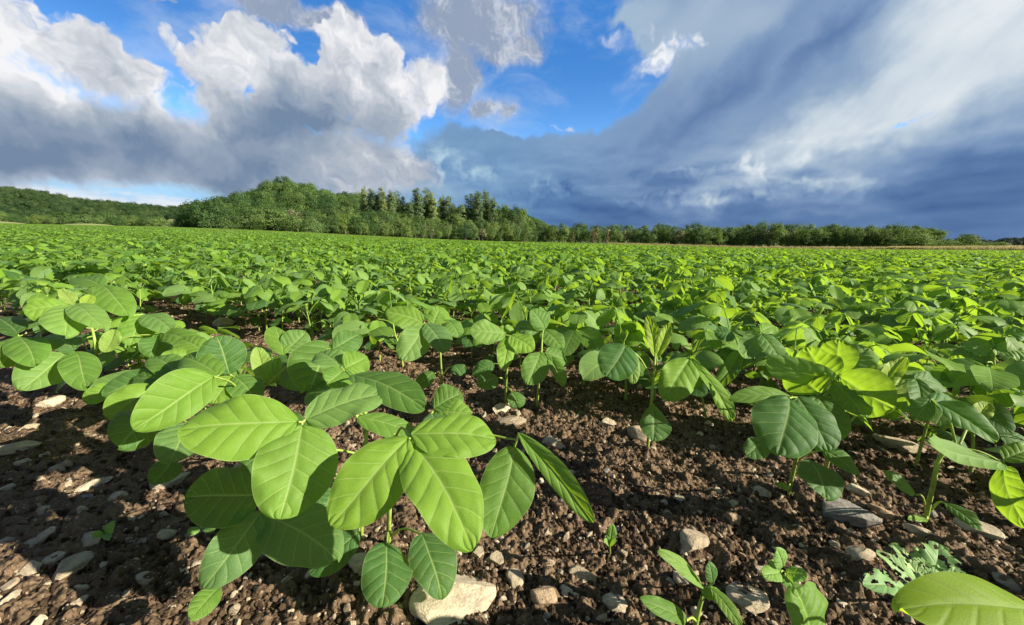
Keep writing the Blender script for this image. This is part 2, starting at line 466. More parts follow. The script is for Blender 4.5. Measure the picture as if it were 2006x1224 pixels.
def leaf_material(name, fine=True, veins=6.0, dark=(0.040, 0.130, 0.036), mid=(0.185, 0.345, 0.036), young=(0.32, 0.45, 0.05), under=(0.20, 0.32, 0.12), trans=0.44, tgain=1.15):
    m = material(name)
    s, t, tone = sep(attr('leaf', 'Vector'))
    rnd = objrand()
    k = tone + (rnd - 0.5) * 0.16
    col = mix(step(k, 0.0, 0.5), dark, mid)
    col = mix(step(k, 0.55, 1.0), col, young)
    own = mth('FRACT', tone * 91.73)                              # a number of each blade's own
    col = mix(step(own, 0.62, 0.95) * 0.42, col, (0.175, 0.290, 0.130))
    col = mix(step(own, 0.30, 0.0) * 0.45, col, vm('SCALE', col, s=0.55))
    nrm = None
    if fine:
        a = mth('ABSOLUTE', s)
        oc = coords()
        n1 = noise(oc, 95.0, 3.0, 0.6)
        ph = t * veins - a * 1.55 + a * a * 0.25 + (n1 - 0.5) * 0.13
        fr = 0.5 - mth('ABSOLUTE', mth('FRACT', ph) - 0.5)      # 0 on a side vein's line ... 0.5
        vein = step(fr, 0.044, 0.006) * step(a, 1.0, 0.72) * 0.85
        midr = step(a, 0.055, 0.008)
        vall = nmax(vein, midr)
        net = voro(oc, 520.0, 'DISTANCE_TO_EDGE')
        netv = step(net, 0.10, 0.0)
        pale = mix(0.70, col, (0.40, 0.54, 0.18))
        col = mix(vall * 0.80, col, pale)
        col = mix(netv * 0.32, col, pale)
        col = mix(step(a, 0.965, 0.995) * 0.45, col, (0.42, 0.50, 0.22))
        blot = noise(oc, 40.0, 4.0, 0.6)
        col = mix(step(blot, 0.35, 0.75) * 0.4, col, vm('SCALE', col, s=0.72))
        fleck = step(noise(oc, 330.0, 2.0, 0.5), 0.70, 0.78) * step(noise(oc, 22.0, 1.0), 0.5, 0.62)
        col = mix(fleck * 0.6, col, (0.46, 0.50, 0.28))
        spot = step(noise(oc, 120.0, 2.0, 0.5), 0.73, 0.77) * step(noise(oc, 14.0, 1.0), 0.5, 0.6)
        col = mix(spot * 0.7, col, (0.20, 0.15, 0.06))
        h = step(fr, 0.0, 0.2) * step(a, 0.0, 0.2) * 0.8 - midr * 0.5 + n1 * 0.25 + step(net, 0.0, 0.3) * 0.12
        nrm = bump(h, 0.0008, 0.5)
    else:
        a = mth('ABSOLUTE', s)
        fr = mth('ABSOLUTE', mth('FRACT', t * veins - a * 1.5) - 0.5)
        vall = nmax(step(fr, 0.09, 0.0) * 0.55, step(a, 0.09, 0.01))
        col = mix(vall * 0.32, col, (0.28, 0.42, 0.12))
    bf = backface()
    top = col
    col = mix(bf * 0.62, col, under)
    rough = lin(bf, 0.0, 1.0, 0.55, 0.68)
    pr = principled(col, rough, 0.20, nrm)
    tr = N.t.nodes.new('ShaderNodeBsdfTranslucent')
    tc = mix(0.72, top, (0.36, 0.56, 0.016), 'MIX')
    if fine: tc = mix(vall * 0.40, tc, (0.42, 0.56, 0.10))
    put(tr.inputs[0], vm('SCALE', tc, s=tgain))
    if nrm is not None: put(tr.inputs['Normal'], nrm)
    surface(mixsh(trans, pr, N(tr.outputs[0])))
    return m

M = {}
M['soy_leaf'] = leaf_material('soybean leaf')
M['glow_leaf'] = leaf_material('soybean leaf with backlit glow in its colour', veins=6.0, mid=(0.27, 0.44, 0.025), trans=0.62, tgain=1.45)  # brighter colour and stronger translucence stand in for backlit glow
M['soy_far'] = leaf_material('soybean leaf seen far', fine=False)
M['weed_leaf'] = leaf_material('seedling leaf', veins=4.0, dark=(0.08, 0.20, 0.05), mid=(0.19, 0.37, 0.07), young=(0.32, 0.48, 0.13), trans=0.3)
M['cabbage_leaf'] = leaf_material('bluish weed leaf', veins=5.0, dark=(0.12, 0.28, 0.10), mid=(0.27, 0.46, 0.16), young=(0.40, 0.58, 0.22), under=(0.30, 0.47, 0.19), trans=0.30)

m = M['stem'] = material('hairy green stem')
s_, t_, tone_ = sep(attr('leaf', 'Vector'))
col = mix(step(noise(coords(), 60.0, 3.0), 0.3, 0.7), (0.22, 0.33, 0.05), (0.32, 0.42, 0.09))
col = mix(step(t_, 0.25, 0.0) * 0.4, col, (0.17, 0.15, 0.08))
nb = bump(noise(coords(), 900.0, 2.0, 0.6), 0.0005, 0.5)
pr = principled(col, 0.6, 0.25, nb)
surface(pr)

def soil_color(oc):
    big = noise(oc, 3.2, 5.0, 0.6)
    med = noise(oc, 26.0, 5.0, 0.62)
    fin = noise(oc, 210.0, 4.0, 0.65)
    col = mix(step(med, 0.3, 0.72), (0.058, 0.036, 0.021), (0.150, 0.099, 0.058))
    col = mix(step(big, 0.42, 0.72) * 0.45, col, (0.225, 0.157, 0.096))
    col = mix(step(fin, 0.38, 0.75) * 0.55, col, (0.26, 0.186, 0.115))
    grit = voro(oc, 260.0, 'F1', out='Distance'); gid = voro(oc, 260.0, 'F1', out='Color')
    gr, gg, gb = sep(gid)
    g = step(grit, 0.34, 0.24) * step(gr, 0.80, 0.84)
    col = mix(g * 0.85, col, mix(gg, (0.36, 0.29, 0.20), (0.70, 0.62, 0.48)))
    return col, med, fin, g
m = M['soil'] = material('crumbly brown soil')
oc = coords()
col, med, fin, g = soil_color(oc)
crumb = voro(oc, 120.0, 'SMOOTH_F1', smooth=0.5)
hh = fin * 0.5 + med * 1.2 - crumb * 1.1 + g * 0.5
surface(principled(col, 0.92, 0.18, bump(hh, 0.005, 0.9)))
m = M['clod'] = material('soil crumb')
oc = coords('Object'); rnd = objrand()
fin = noise(oc, 6.0, 5.0, 0.65)
col = mix(step(fin + (rnd - 0.5) * 0.5, 0.3, 0.75), (0.075, 0.047, 0.028), (0.225, 0.155, 0.094))
surface(principled(col, 0.94, 0.15, bump(fin, 0.05, 0.8)))

m = M['stone'] = material('pale limestone')
oc = coords('Object'); rnd = objrand()
off = vm('ADD', oc, vec(rnd * 37.0, rnd * 11.0, rnd * 5.0))
n1 = noise(off, 2.2, 6.0, 0.65); n2 = noise(off, 9.0, 5.0, 0.7)
cA = mix(step(rnd, 0.0, 0.7), (0.74, 0.62, 0.43), (0.56, 0.45, 0.30)); cA = mix(step(rnd, 0.72, 0.86), cA, (0.50, 0.34, 0.20)); cA = mix(step(rnd, 0.90, 0.97), cA, (0.36, 0.33, 0.29))
col = mix(step(n1, 0.40, 0.68), cA, vm('SCALE', cA, s=0.62))
col = mix(step(n2, 0.52, 0.72) * 0.6, col, (0.72, 0.66, 0.54))
col = mix(step(noise(off, 3.5, 4.0, 0.6), 0.58, 0.72) * 0.7, col, (0.22, 0.15, 0.095))       # soil stuck on it
surface(principled(col, 0.85, 0.25, bump(n2 * 0.5 + n1 * 0.5, 0.12, 0.6)))
# ------------------------------------------------------------------ lie of the land
def smooth(x, a, b):
    t = np.clip((np.asarray(x, float) - a) / (b - a), 0, 1); return t * t * (3 - 2 * t)
def land(x, y):
    """large-scale height of the ground: flat by the camera, dropping gently away ahead"""
    x = np.asarray(x, float); y = np.asarray(y, float)
    r = np.hypot(x, y); az = np.degrees(np.arctan2(x, y))
    k = 0.023 * smooth(az, -44, 2) * (1 - 0.70 * smooth(az, 28, 62)) - 0.0015
    d = np.maximum(r - 5.0, 0); d = d * d / (d + 6.0)
    return -k * np.minimum(d, 400.0)
ROW_D = np.array([-0.85, 0.527]); ROW_N = np.array([0.527, 0.85])          # along the rows, across them
def relief(x, y):
    """row ridges, lumps and clods near the camera"""
    n = x * ROW_N[0] + y * ROW_N[1]
    wob = fbm(x, y, 1.3, 3, 5) * 0.06
    z = 0.012 * np.exp(-((n + wob - 0.62) / 0.10) ** 2) - 0.012 * np.exp(-((n + wob - 0.47) / 0.07) ** 2) + 0.010 * np.exp(-((n + wob - 0.30) / 0.09) ** 2)
    return z + fbm(x, y, 2.6, 4, 1) * 0.014 + fbm(x, y, 14, 4, 2, 0.6) * 0.009

# ------------------------------------------------------------------ soybean plants of the field
def petiole(mb, a, b, rise, r0=0.0016, r1=0.0011, tone=0.4, n=5, sides=6):
    a, b = np.asarray(a, float), np.asarray(b, float)
    L = np.linalg.norm(b - a)
    tube(mb, bez([a, a * 0.6 + b * 0.4 + np.array([0, 0, rise * L]), b], n), r0, r1, sides, tone)

def trifoliate(mb, node, tip, size, droop, r, tone, nu, nv, sides=6, lat=1.0, stem_n=4):
    """a stalk from node to tip carrying three blades"""
    node, tip = np.asarray(node, float), np.asarray(tip, float)
    if sides: petiole(mb, node, tip, 0.10, n=stem_n, sides=sides)
    out = unit([tip[0] - node[0], tip[1] - node[1], 0])
    for k, ang in enumerate((0, 68, -68)):
        if k and r.rand() > lat: continue
        a = R(ang + r.uniform(-14, 14))
        d = np.array([out[0] * math.cos(a) - out[1] * math.sin(a), out[0] * math.sin(a) + out[1] * math.cos(a), 0])
        dr = droop + r.uniform(-0.32, 0.28)
        d = unit([d[0], d[1], -math.tan(np.clip(dr, -0.9, 1.38))])
        L = size * r.uniform(0.85, 1.12) * (1.0 if k else 1.06)
        nrm = np.array([r.uniform(-.6, .6) + 0.2 * SUN_DIR.x, r.uniform(-.6, .6), 1.0])
        off = d * 0.004 + (out * 0.012 if not k else 0)
        leaflet(mb, tip + off, tip + off + d * L, nrm, L * r.uniform(0.60, 0.76), arch=r.uniform(0.03, 0.13), fold=r.uniform(-0.05, 0.35),
                cup=r.uniform(0, 0.25), wave=r.uniform(0.02, 0.05), tone=tone + r.uniform(-.16, .16), nu=nu, nv=nv, seed=r.randint(1e6))

def soy_parts(seed, nu=6, nv=8, sides=6, low=False):
    """list of (part name, MB) for one plant about 0.25 m tall standing at the origin"""
    r = np.random.RandomState(seed)
    H = r.uniform(0.145, 0.19)
    lean = r.uniform(-0.02, 0.02, 2)
    sp = bez([[0, 0, -0.03], [lean[0] * .2, lean[1] * .2, H * .35], [lean[0] * .7 + r.uniform(-.004, .004), lean[1] * .7, H * .7], [lean[0], lean[1], H]], 4 if not low else 1)
    at = lambda t: sp[min(len(sp) - 1, int(round(t * (len(sp) - 1))))]
    parts = []
    mb = MB(); tube(mb, sp, 0.0030, 0.0017, sides, 0.4, 0.25); parts.append(('stem', mb))
    a0 = r.uniform(0, 6.28)
    mb = MB()                                                        # the pair of round seed leaves low on the stem
    for k in (0, 1):
        a = a0 + math.pi * k + r.uniform(-.3, .3)
        tip = at(0.42) + np.array([math.cos(a), math.sin(a), 0.35]) * r.uniform(0.02, 0.035)
        if sides: petiole(mb, at(0.38), tip, 0.05, n=3, sides=sides)
        d = unit([math.cos(a), math.sin(a), -r.uniform(0.1, 1.0)])
        L = r.uniform(0.045, 0.06)
        leaflet(mb, tip, tip + d * L, (r.uniform(-.3, .3), r.uniform(-.3, .3), 1), L * r.uniform(0.82, 0.95), arch=0.06, fold=0.05, cup=0.12, tone=r.uniform(0.0, 0.16), nu=nu, nv=nv, seed=r.randint(1e6))
    parts.append(('round_leaf', mb))
    n = r.randint(4, 6); dp = r.uniform(-0.05, 0.4)
    for k in range(n):
        a = a0 + 1.57 + k * (math.pi + r.uniform(-.5, .5)) + r.uniform(-.5, .5)
        f = 0.50 + 0.45 * k / (n - 1)
        young = k / (n - 1)
        reach = r.uniform(0.045, 0.085) * (1.0 - 0.35 * young)
        up = r.uniform(0.02, 0.085)
        tip = at(f) + np.array([math.cos(a) * reach, math.sin(a) * reach, up])
        size = (0.084 - 0.022 * young ** 2) * r.uniform(0.85, 1.08)
        mb = MB()
        trifoliate(mb, at(f), tip, size, (dp + r.uniform(0.05, 1.05)) * (1 - 0.3 * young), r, 0.16 + 0.42 * young * r.uniform(0.5, 1.1), nu, nv, sides)
        parts.append(('leaf', mb))
    mb = MB()                                                        # unfolding shoot at the top
    for k in range(3):
        a = r.uniform(0, 6.28); b = at(1.0)
        d = unit([math.cos(a) * .5, math.sin(a) * .5, 1.0]); L = r.uniform(0.024, 0.042)
        leaflet(mb, b, b + d * L, (-math.cos(a), -math.sin(a), 0.4), L * 0.5, arch=-0.06, fold=0.7, cup=0.0, wave=0.04, tone=r.uniform(0.85, 1.0), nu=4 if not low else 2, nv=6 if not low else 2, seed=k + seed)
    parts.append(('shoot', mb))
    return parts

def scatter(name, pts, rots, scales, idx, sources, kind='stuff', label=None, cat=None):
    """ONE uncountable object: the sources spread over the points"""
    pts = np.asarray(pts, np.float32)
    me = bpy.data.meshes.new(name); me.vertices.add(len(pts)); me.vertices.foreach_set('co', pts.ravel())
    for nm, ty, dat, key in (('rot', 'FLOAT_VECTOR', rots, 'vector'), ('scl', 'FLOAT_VECTOR', scales, 'vector'), ('idx', 'INT', idx, 'value')):
        a = me.attributes.new(nm, ty, 'POINT'); a.data.foreach_set(key, np.asarray(dat).astype(np.int32 if ty == 'INT' else np.float32).ravel())
    o = bpy.data.objects.new(name, me); COL.objects.link(o)
    c = bpy.data.collections.new(name + ' sources')
    for k, s in enumerate(sources):
        s.name = f'{name}_source_{k:02d}'; c.objects.link(s)
    g = bpy.data.node_groups.new(name, 'GeometryNodeTree')
    g.interface.new_socket('Geometry', in_out='INPUT', socket_type='NodeSocketGeometry')
    g.interface.new_socket('Geometry', in_out='OUTPUT', socket_type='NodeSocketGeometry')
    ni, no = g.nodes.new('NodeGroupInput'), g.nodes.new('NodeGroupOutput')
    ci = g.nodes.new('GeometryNodeCollectionInfo'); ci.inputs[0].default_value = c
    ci.inputs['Separate Children'].default_value = True; ci.inputs['Reset Children'].default_value = True
    ip = g.nodes.new('GeometryNodeInstanceOnPoints'); ip.inputs['Pick Instance'].default_value = True
    mp = g.nodes.new('GeometryNodeMeshToPoints')
    def na(nm, ty):
        n = g.nodes.new('GeometryNodeInputNamedAttribute'); n.data_type = ty; n.inputs[0].default_value = nm
        return n.outputs[0]
    e2r = g.nodes.new('FunctionNodeEulerToRotation')
    g.links.new(na('rot', 'FLOAT_VECTOR'), e2r.inputs[0])
    g.links.new(ni.outputs[0], mp.inputs[0]); g.links.new(mp.outputs[0], ip.inputs['Points'])
    g.links.new(ci.outputs[0], ip.inputs['Instance']); g.links.new(na('idx', 'INT'), ip.inputs['Instance Index'])
    g.links.new(e2r.outputs[0], ip.inputs['Rotation']); g.links.new(na('scl', 'FLOAT_VECTOR'), ip.inputs['Scale'])
    g.links.new(ip.outputs[0], no.inputs[0])
    md = o.modifiers.new('scatter', 'NODES'); md.node_group = g
    tag(o, label, cat, kind=kind)
    return o
# ------------------------------------------------------------------ the ground, one sheet to the skyline
def build_ground():
    r = [0.10]
    while r[-1] < 3.2: r.append(r[-1] + max(0.0026, r[-1] * 0.0050))
    while r[-1] < 9000: r.append(r[-1] * 1.035)
    r = np.array(r)
    fine = np.arange(-72, 72.01, 0.24)
    th = np.radians(np.concatenate([np.arange(-180, -72, 4.0), fine, np.arange(76, 180.1, 4.0)]))
    Rr, Th = np.meshgrid(r, th, indexing='ij')
    x, y = Rr * np.sin(Th), Rr * np.cos(Th)
    z = land(x, y)
    near = Rr < 12
    xn, yn = x[near], y[near]
    fade = 1 - smooth(Rr[near], 6, 12)
    zz = relief(xn, yn)
    nn = Rr[near] < 3.6
    f2 = 1 - smooth(Rr[near][nn], 2.4, 3.6)
    c = np.zeros(nn.sum())
    xa, ya = xn[nn] + fbm(xn[nn], yn[nn], 40, 2, 8) * 0.006, yn[nn] + fbm(xn[nn], yn[nn], 40, 2, 9) * 0.006
    for sc, am, sd in ((24, 0.14, 1), (52, 0.55, 2), (105, 0.95, 3), (190, 0.95, 4)):
        c += crumbs(xa, ya, sc, sd) * am
    c += fbm(xa, ya, 90, 3, 12) * 0.002
    zz[nn] += c * f2
    z[near] += zz * fade
    V = np.stack([x, y, z], -1).reshape(-1, 3)
    nr, nt = len(r), len(th)
    f = grid_faces(nt - 1, nr - 1)[:, ::-1]
    mb = MB(); mb.add(V, f)
    return mb.build('ground', M['ground'])

m = M['ground'] = material('soil near, grass beyond')
oc = coords('Object')
col, med, fin, g = soil_color(oc)
crumb = voro(oc, 120.0, 'SMOOTH_F1', smooth=0.5)
far = noise(oc, 0.35, 5.0, 0.6)
grass = mix(step(far, 0.35, 0.65), (0.085, 0.14, 0.03), (0.16, 0.19, 0.06))
dist = vm('LENGTH', oc)
col = mix(step(dist, 74.0, 88.0), col, grass)
surface(principled(col, 0.92, 0.18, bump(fin * 0.5 + med * 1.2 - crumb * 1.1 + g * 0.5, 0.008, 0.95)))
ground = tag(build_ground(), kind='structure')

def gz(x, y):
    x = np.atleast_1d(np.asarray(x, float)); y = np.atleast_1d(np.asarray(y, float))
    return land(x, y) + relief(x, y)
# ------------------------------------------------------------------ the plants close by, each blade where it grows
def hint(p, cam_w=0.55, up_w=0.40, sun_w=0.30):
    tocam = unit(np.array(CP) - p)
    return tocam * cam_w + np.array([0, 0, up_w]) + np.array(SUN_DIR) * sun_w

def hero(label, stems, groups, group='soybean plants in the front rows', name='soybean_plant', leafmat='soy_leaf', leaf_name='leaf', cat='plant', r0=0.0036, r1=0.0022, pet=0.0015):
    """stems: lists of (u, v, depth) from the ground up; groups: (stem, place along it, [blades]);
    blade: (base u, v, depth, tip u, v, depth, width in photo pixels at its depth, tone, options)"""
    b0 = stems[0][0]
    g = G(b0[0], b0[1]) if len(b0) == 2 else P(*b0)
    zb = float(gz(g.x, g.y)[0])
    root = empty(name, (g.x, g.y, zb)); o3 = np.array([g.x, g.y, zb])
    paths = []
    for st in stems:
        pts = []
        for q in st:
            p = np.array(G(*q)) if len(q) == 2 else np.array(P(*q))
            if len(q) == 2: p[2] = float(gz(p[0], p[1])[0])
            pts.append(p)
        low = pts[0] + (pts[0] - pts[1]) * 0.02; low[2] = pts[0][2] - 0.025
        sp = bez([low] + pts, 6); paths.append(sp)
        mb = MB(); tube(mb, sp - o3, r0, r1, 8, 0.4, 0.3)
        mb.build('stem', M['stem'], root)
    for gi, (si, ts, blades) in enumerate(groups):
        sp = paths[si]; node = sp[min(len(sp) - 1, int(round(ts * (len(sp) - 1))))]
        bases = [np.array(P(*b[:3])) for b in blades]
        cen = np.mean(bases, 0)
        if len(blades) > 1 or np.linalg.norm(cen - node) > 0.012:
            mb = MB()
            L = np.linalg.norm(cen - node)
            midp = node * 0.5 + cen * 0.5 + np.array([0, 0, 0.12 * L])
            tube(mb, bez([node, midp, cen], 6) - o3, pet * 1.15, pet * 0.8, 6, 0.4)
            for b in bases:
                if np.linalg.norm(b - cen) > 0.002: tube(mb, bez([cen, b], 2) - o3, pet * 0.85, pet * 0.7, 5, 0.4)
            lf = mb.build(leaf_name, M['stem'], root)
        else:
            lf = None
        for bi, bl in enumerate(blades):
            bu, bv, bd, tu, tv, td, w, tone = bl[:8]
            kw = dict(bl[8]) if len(bl) > 8 else {}
            a, b = bases[bi], np.array(P(tu, tv, td))
            nm = hint((a + b) / 2, **{k: kw.pop(k) for k in ('cam_w', 'up_w', 'sun_w') if k in kw})
            roll = kw.pop('roll', 0.0)
            if roll:
                y = unit(b - a); nm = np.array(Matrix.Rotation(R(roll), 3, Vector(y)) @ Vector(nm))
            wm = w / F * (bd + td) / 2
            L = np.linalg.norm(b - a)
            o = dict(arch=0.07, fold=0.10, cup=0.12, wave=0.035, nu=26, nv=44, quilt=0.019 + 0.013 * tone)
            o.update(kw)
            mb = MB(); leaflet(mb, a - o3, b - o3, nm, wm, tone=tone, seed=gi * 31 + bi * 7 + int(b0[0]), **o)
            if lf is None: mb.build(leaf_name, M[leafmat], root)
            else: mb.build('leaflet', M[leafmat], lf)
    tag(root, label, cat, group)
    return root

y_ = dict(fold=0.5, wave=0.05, arch=-0.03, cup=0.0, quilt=0.04, veins=9.0)                       # young, folded blades
hero('large bushy soybean plant above the pale slab stone, broad shiny leaves and two stems',
     [[(762, 1078), (763, 1000, .50), (772, 900, .48), (775, 850, .47)], [(708, 1072), (712, 960, .52), (717, 830, .53), (705, 760, .52)]],
     [(0, .95, [(800, 858, .375, 648, 1030, .325, 128, .58), (811, 871, .375, 926, 1078, .31, 138, .54, dict(fold=.16)), (805, 851, .38, 972, 862, .395, 104, .58, dict(cam_w=.3, up_w=.7))]),
      (1, .80, [(585, 826, .385, 352, 842, .345, 128, .44, dict(cup=.22)), (592, 834, .385, 548, 1018, .335, 150, .40, dict(fold=.05)), (598, 822, .39, 752, 772, .43, 88, .26, dict(cam_w=.35, up_w=.7))]),
      (1, .98, [(690, 735, .46, 832, 800, .42, 76, .22)]),
      (0, .80, [(1008, 875, .41, 962, 1054, .365, 106, .22), (1016, 848, .41, 1162, 1024, .375, 52, .30, dict(fold=.55, roll=25, cup=.2))]),
      (1, .55, [(509, 970, .43, 362, 975, .395, 124, .10)]),
      (1, .45, [(512, 1002, .42, 398, 1152, .365, 92, .14, dict(tipcurl=.5)), (521, 1008, .43, 662, 1098, .385, 118, .26), (430, 1150, .41, 372, 1214, .37, 46, .30, dict(cam_w=.8))]),
      (0, .35, [(758, 1064, .47, 748, 1190, .41, 96, .06, dict(cup=.2))]),
      (0, .33, [(826, 1046, .49, 868, 1166, .435, 92, .10, dict(tipcurl=.6))]),
      (1, .25, [(702, 1042, .49, 606, 1122, .46, 60, .08)]),
      (1, .62, [(560, 900, .46, 470, 880, .45, 80, .12), (566, 905, .46, 545, 960, .43, 70, .08)]),
      (0, .62, [(850, 800, .52, 905, 770, .54, 62, .24), (852, 806, .52, 925, 812, .52, 56, .34), (846, 808, .52, 860, 850, .49, 50, .14)]),
      (1, .88, [(668, 720, .50, 628, 690, .53, 66, .26), (672, 726, .50, 640, 752, .47, 60, .18), (676, 722, .50, 720, 700, .53, 58, .34)]),
      (1, .40, [(660, 960, .50, 618, 1020, .46, 70, .06), (668, 965, .50, 690, 1030, .47, 56, .10)]),
      (1, .70, [(700, 818, .50, 835, 856, .52, 50, .18), (690, 800, .50, 610, 760, .55, 90, .2)]),
      ])
hero('soybean plant with yellowish pleated bud and one upright leaf, behind the bushiest clump',
     [[(470, 905), (478, 850, .62), (495, 790, .60), (520, 752, .59)]],
     [(0, .70, [(418, 738, .50, 260, 842, .43, 98, .30, dict(fold=.35, roll=-18)), (422, 742, .50, 300, 800, .47, 60, .2), (428, 735, .51, 360, 700, .55, 60, .22)]),
      (0, .60, [(310, 802, .52, 232, 877, .46, 84, .06, dict(cup=.25)), (366, 828, .50, 332, 908, .45, 84, .14), (300, 756, .55, 212, 822, .51, 66, .42)]),
      (0, .85, [(450, 732, .57, 424, 658, .56, 84, .10, dict(cam_w=.9, up_w=.1)), (451, 738, .57, 417, 792, .53, 62, .48), (460, 738, .57, 505, 790, .55, 60, .16)]),
      (0, 1.0, [(526, 755, .60, 504, 680, .61, 40, .98, y_)]),
      (0, 1.0, [(534, 752, .60, 545, 700, .62, 26, .95, y_)]),
      (0, .90, [(642, 682, .60, 606, 768, .54, 112, .24, dict(heart=.3)), (652, 684, .60, 705, 655, .64, 50, .2), (655, 690, .60, 700, 745, .57, 66, .14)]),
      (0, .80, [(536, 700, .66, 588, 768, .60, 58, .18), (532, 700, .66, 470, 690, .70, 50, .22)]),
      (0, .50, [(300, 735, .60, 202, 776, .57, 56, .04), (310, 720, .62, 378, 690, .66, 44, .34), (305, 745, .60, 330, 800, .55, 58, .12)]),
      (0, .45, [(545, 812, .60, 590, 878, .55, 60, .10), (480, 840, .58, 440, 905, .54, 66, .06)]),
      (0, .40, [(222, 752, .66, 165, 788, .64, 36, .40)]),
      (0, .55, [(352, 740, .58, 300, 700, .62, 58, .30), (348, 748, .58, 262, 742, .58, 56, .12), (356, 750, .57, 372, 800, .53, 54, .20)]),
      (0, .65, [(400, 690, .66, 352, 664, .68, 48, .34), (404, 694, .66, 392, 742, .62, 46, .10)]),
      (0, .75, [(560, 690, .68, 600, 650, .70, 54, .26), (556, 696, .67, 540, 640, .70, 44, .36)]),
      (0, .35, [(560, 850, .60, 640, 880, .57, 66, .08), (340, 900, .57, 300, 950, .53, 50, .05)]),
      ])
hero('soybean plant at the front row end, three bright leaflets spread flat',
     [[(196, 752), (190, 700, .90), (182, 650, .88), (168, 612, .87)]],
     [(0, 1.0, [(133, 598, .84, 46, 610, .80, 52, .52), (139, 599, .84, 128, 660, .78, 62, .50), (147, 597, .84, 206, 646, .80, 50, .50)]),
      (0, 1.0, [(150, 600, .88, 118, 566, .88, 26, .98, y_), (165, 600, .88, 178, 578, .9, 24, .95, y_)]),
      (0, .70, [(130, 692, .82, 42, 766, .74, 72, .38), (149, 690, .82, 170, 760, .76, 58, .32), (146, 688, .82, 106, 654, .86, 44, .14)]),
      (0, .80, [(38, 660, .80, 70, 716, .75, 58, .20), (35, 661, .80, 2, 720, .75, 54, .24), (36, 655, .80, -6, 622, .84, 48, .12)]),
      (0, .85, [(204, 560, .95, 252, 620, .90, 54, .32), (200, 562, .95, 150, 545, 1.0, 44, .3)]),
      (0, .75, [(276, 615, .95, 254, 678, .90, 56, .30), (285, 616, .95, 338, 648, .92, 46, .26)]),
      (0, .55, [(315, 654, .92, 398, 682, .86, 46, .34), (310, 660, .92, 300, 700, .88, 50, .2), (318, 650, .92, 350, 640, .97, 36, .3)]),
      (0, .65, [(206, 690, .88, 226, 645, .89, 34, .97, y_)]),
      ])
hero('soybean plant with thin upright stem, spread three-part leaf and low round leaves',
     [[(990, 792), (992, 740, .94), (996, 690, .92), (1002, 660, .92)]],
     [(0, .97, [(990, 655, .88, 920, 648, .85, 50, .50), (996, 661, .88, 984, 724, .83, 36, .52), (1000, 657, .88, 1046, 686, .86, 50, .44)]),
      (0, .45, [(975, 740, .92, 934, 752, .88, 38, .06)]), (0, .42, [(1003, 768, .93, 1017, 800, .90, 38, .04)]),
      (0, .60, [(968, 712, .93, 925, 735, .92, 30, .08)]),
      ])
hero('drooping soybean plant with large oval leaf and folded leaflet, next to thin upright stem',
     [[(1052, 800), (1056, 740, .92), (1060, 700, .90), (1062, 665, .92)]],
     [(0, .75, [(1058, 690, .84, 1034, 754, .79, 54, .16), (1076, 700, .84, 1104, 758, .80, 32, .30, dict(fold=.5)), (1068, 690, .84, 1110, 708, .86, 40, .22)]),
      (0, 1.0, [(1068, 645, .96, 1040, 606, .96, 46, .28), (1066, 647, .96, 1102, 682, .92, 46, .22), (1060, 646, .96, 1010, 640, .97, 40, .26)]),
      ])
hero('soybean seedling with tall pale folded bud above one heart-shaped low leaf',
     [[(1268, 884), (1275, 800, .78), (1280, 740, .78), (1284, 690, .79)]],
     [(0, 1.0, [(1283, 700, .79, 1268, 618, .80, 30, .96, dict(fold=.45, cam_w=.9))]), (0, 1.0, [(1287, 698, .79, 1310, 632, .80, 26, .94, dict(fold=.45, cam_w=.9))]),
      (0, .72, [(1226, 676, .76, 1188, 738, .73, 78, .04, dict(cup=.2)), (1234, 684, .76, 1240, 752, .73, 32, .62)]),
      (0, .80, [(1352, 700, .76, 1302, 782, .72, 68, .42), (1362, 716, .76, 1434, 824, .70, 40, .46, dict(fold=.3)), (1352, 705, .76, 1370, 760, .74, 24, .1)]),
      (0, .38, [(1281, 806, .76, 1279, 864, .73, 58, .03, dict(heart=.6))]),
      ])
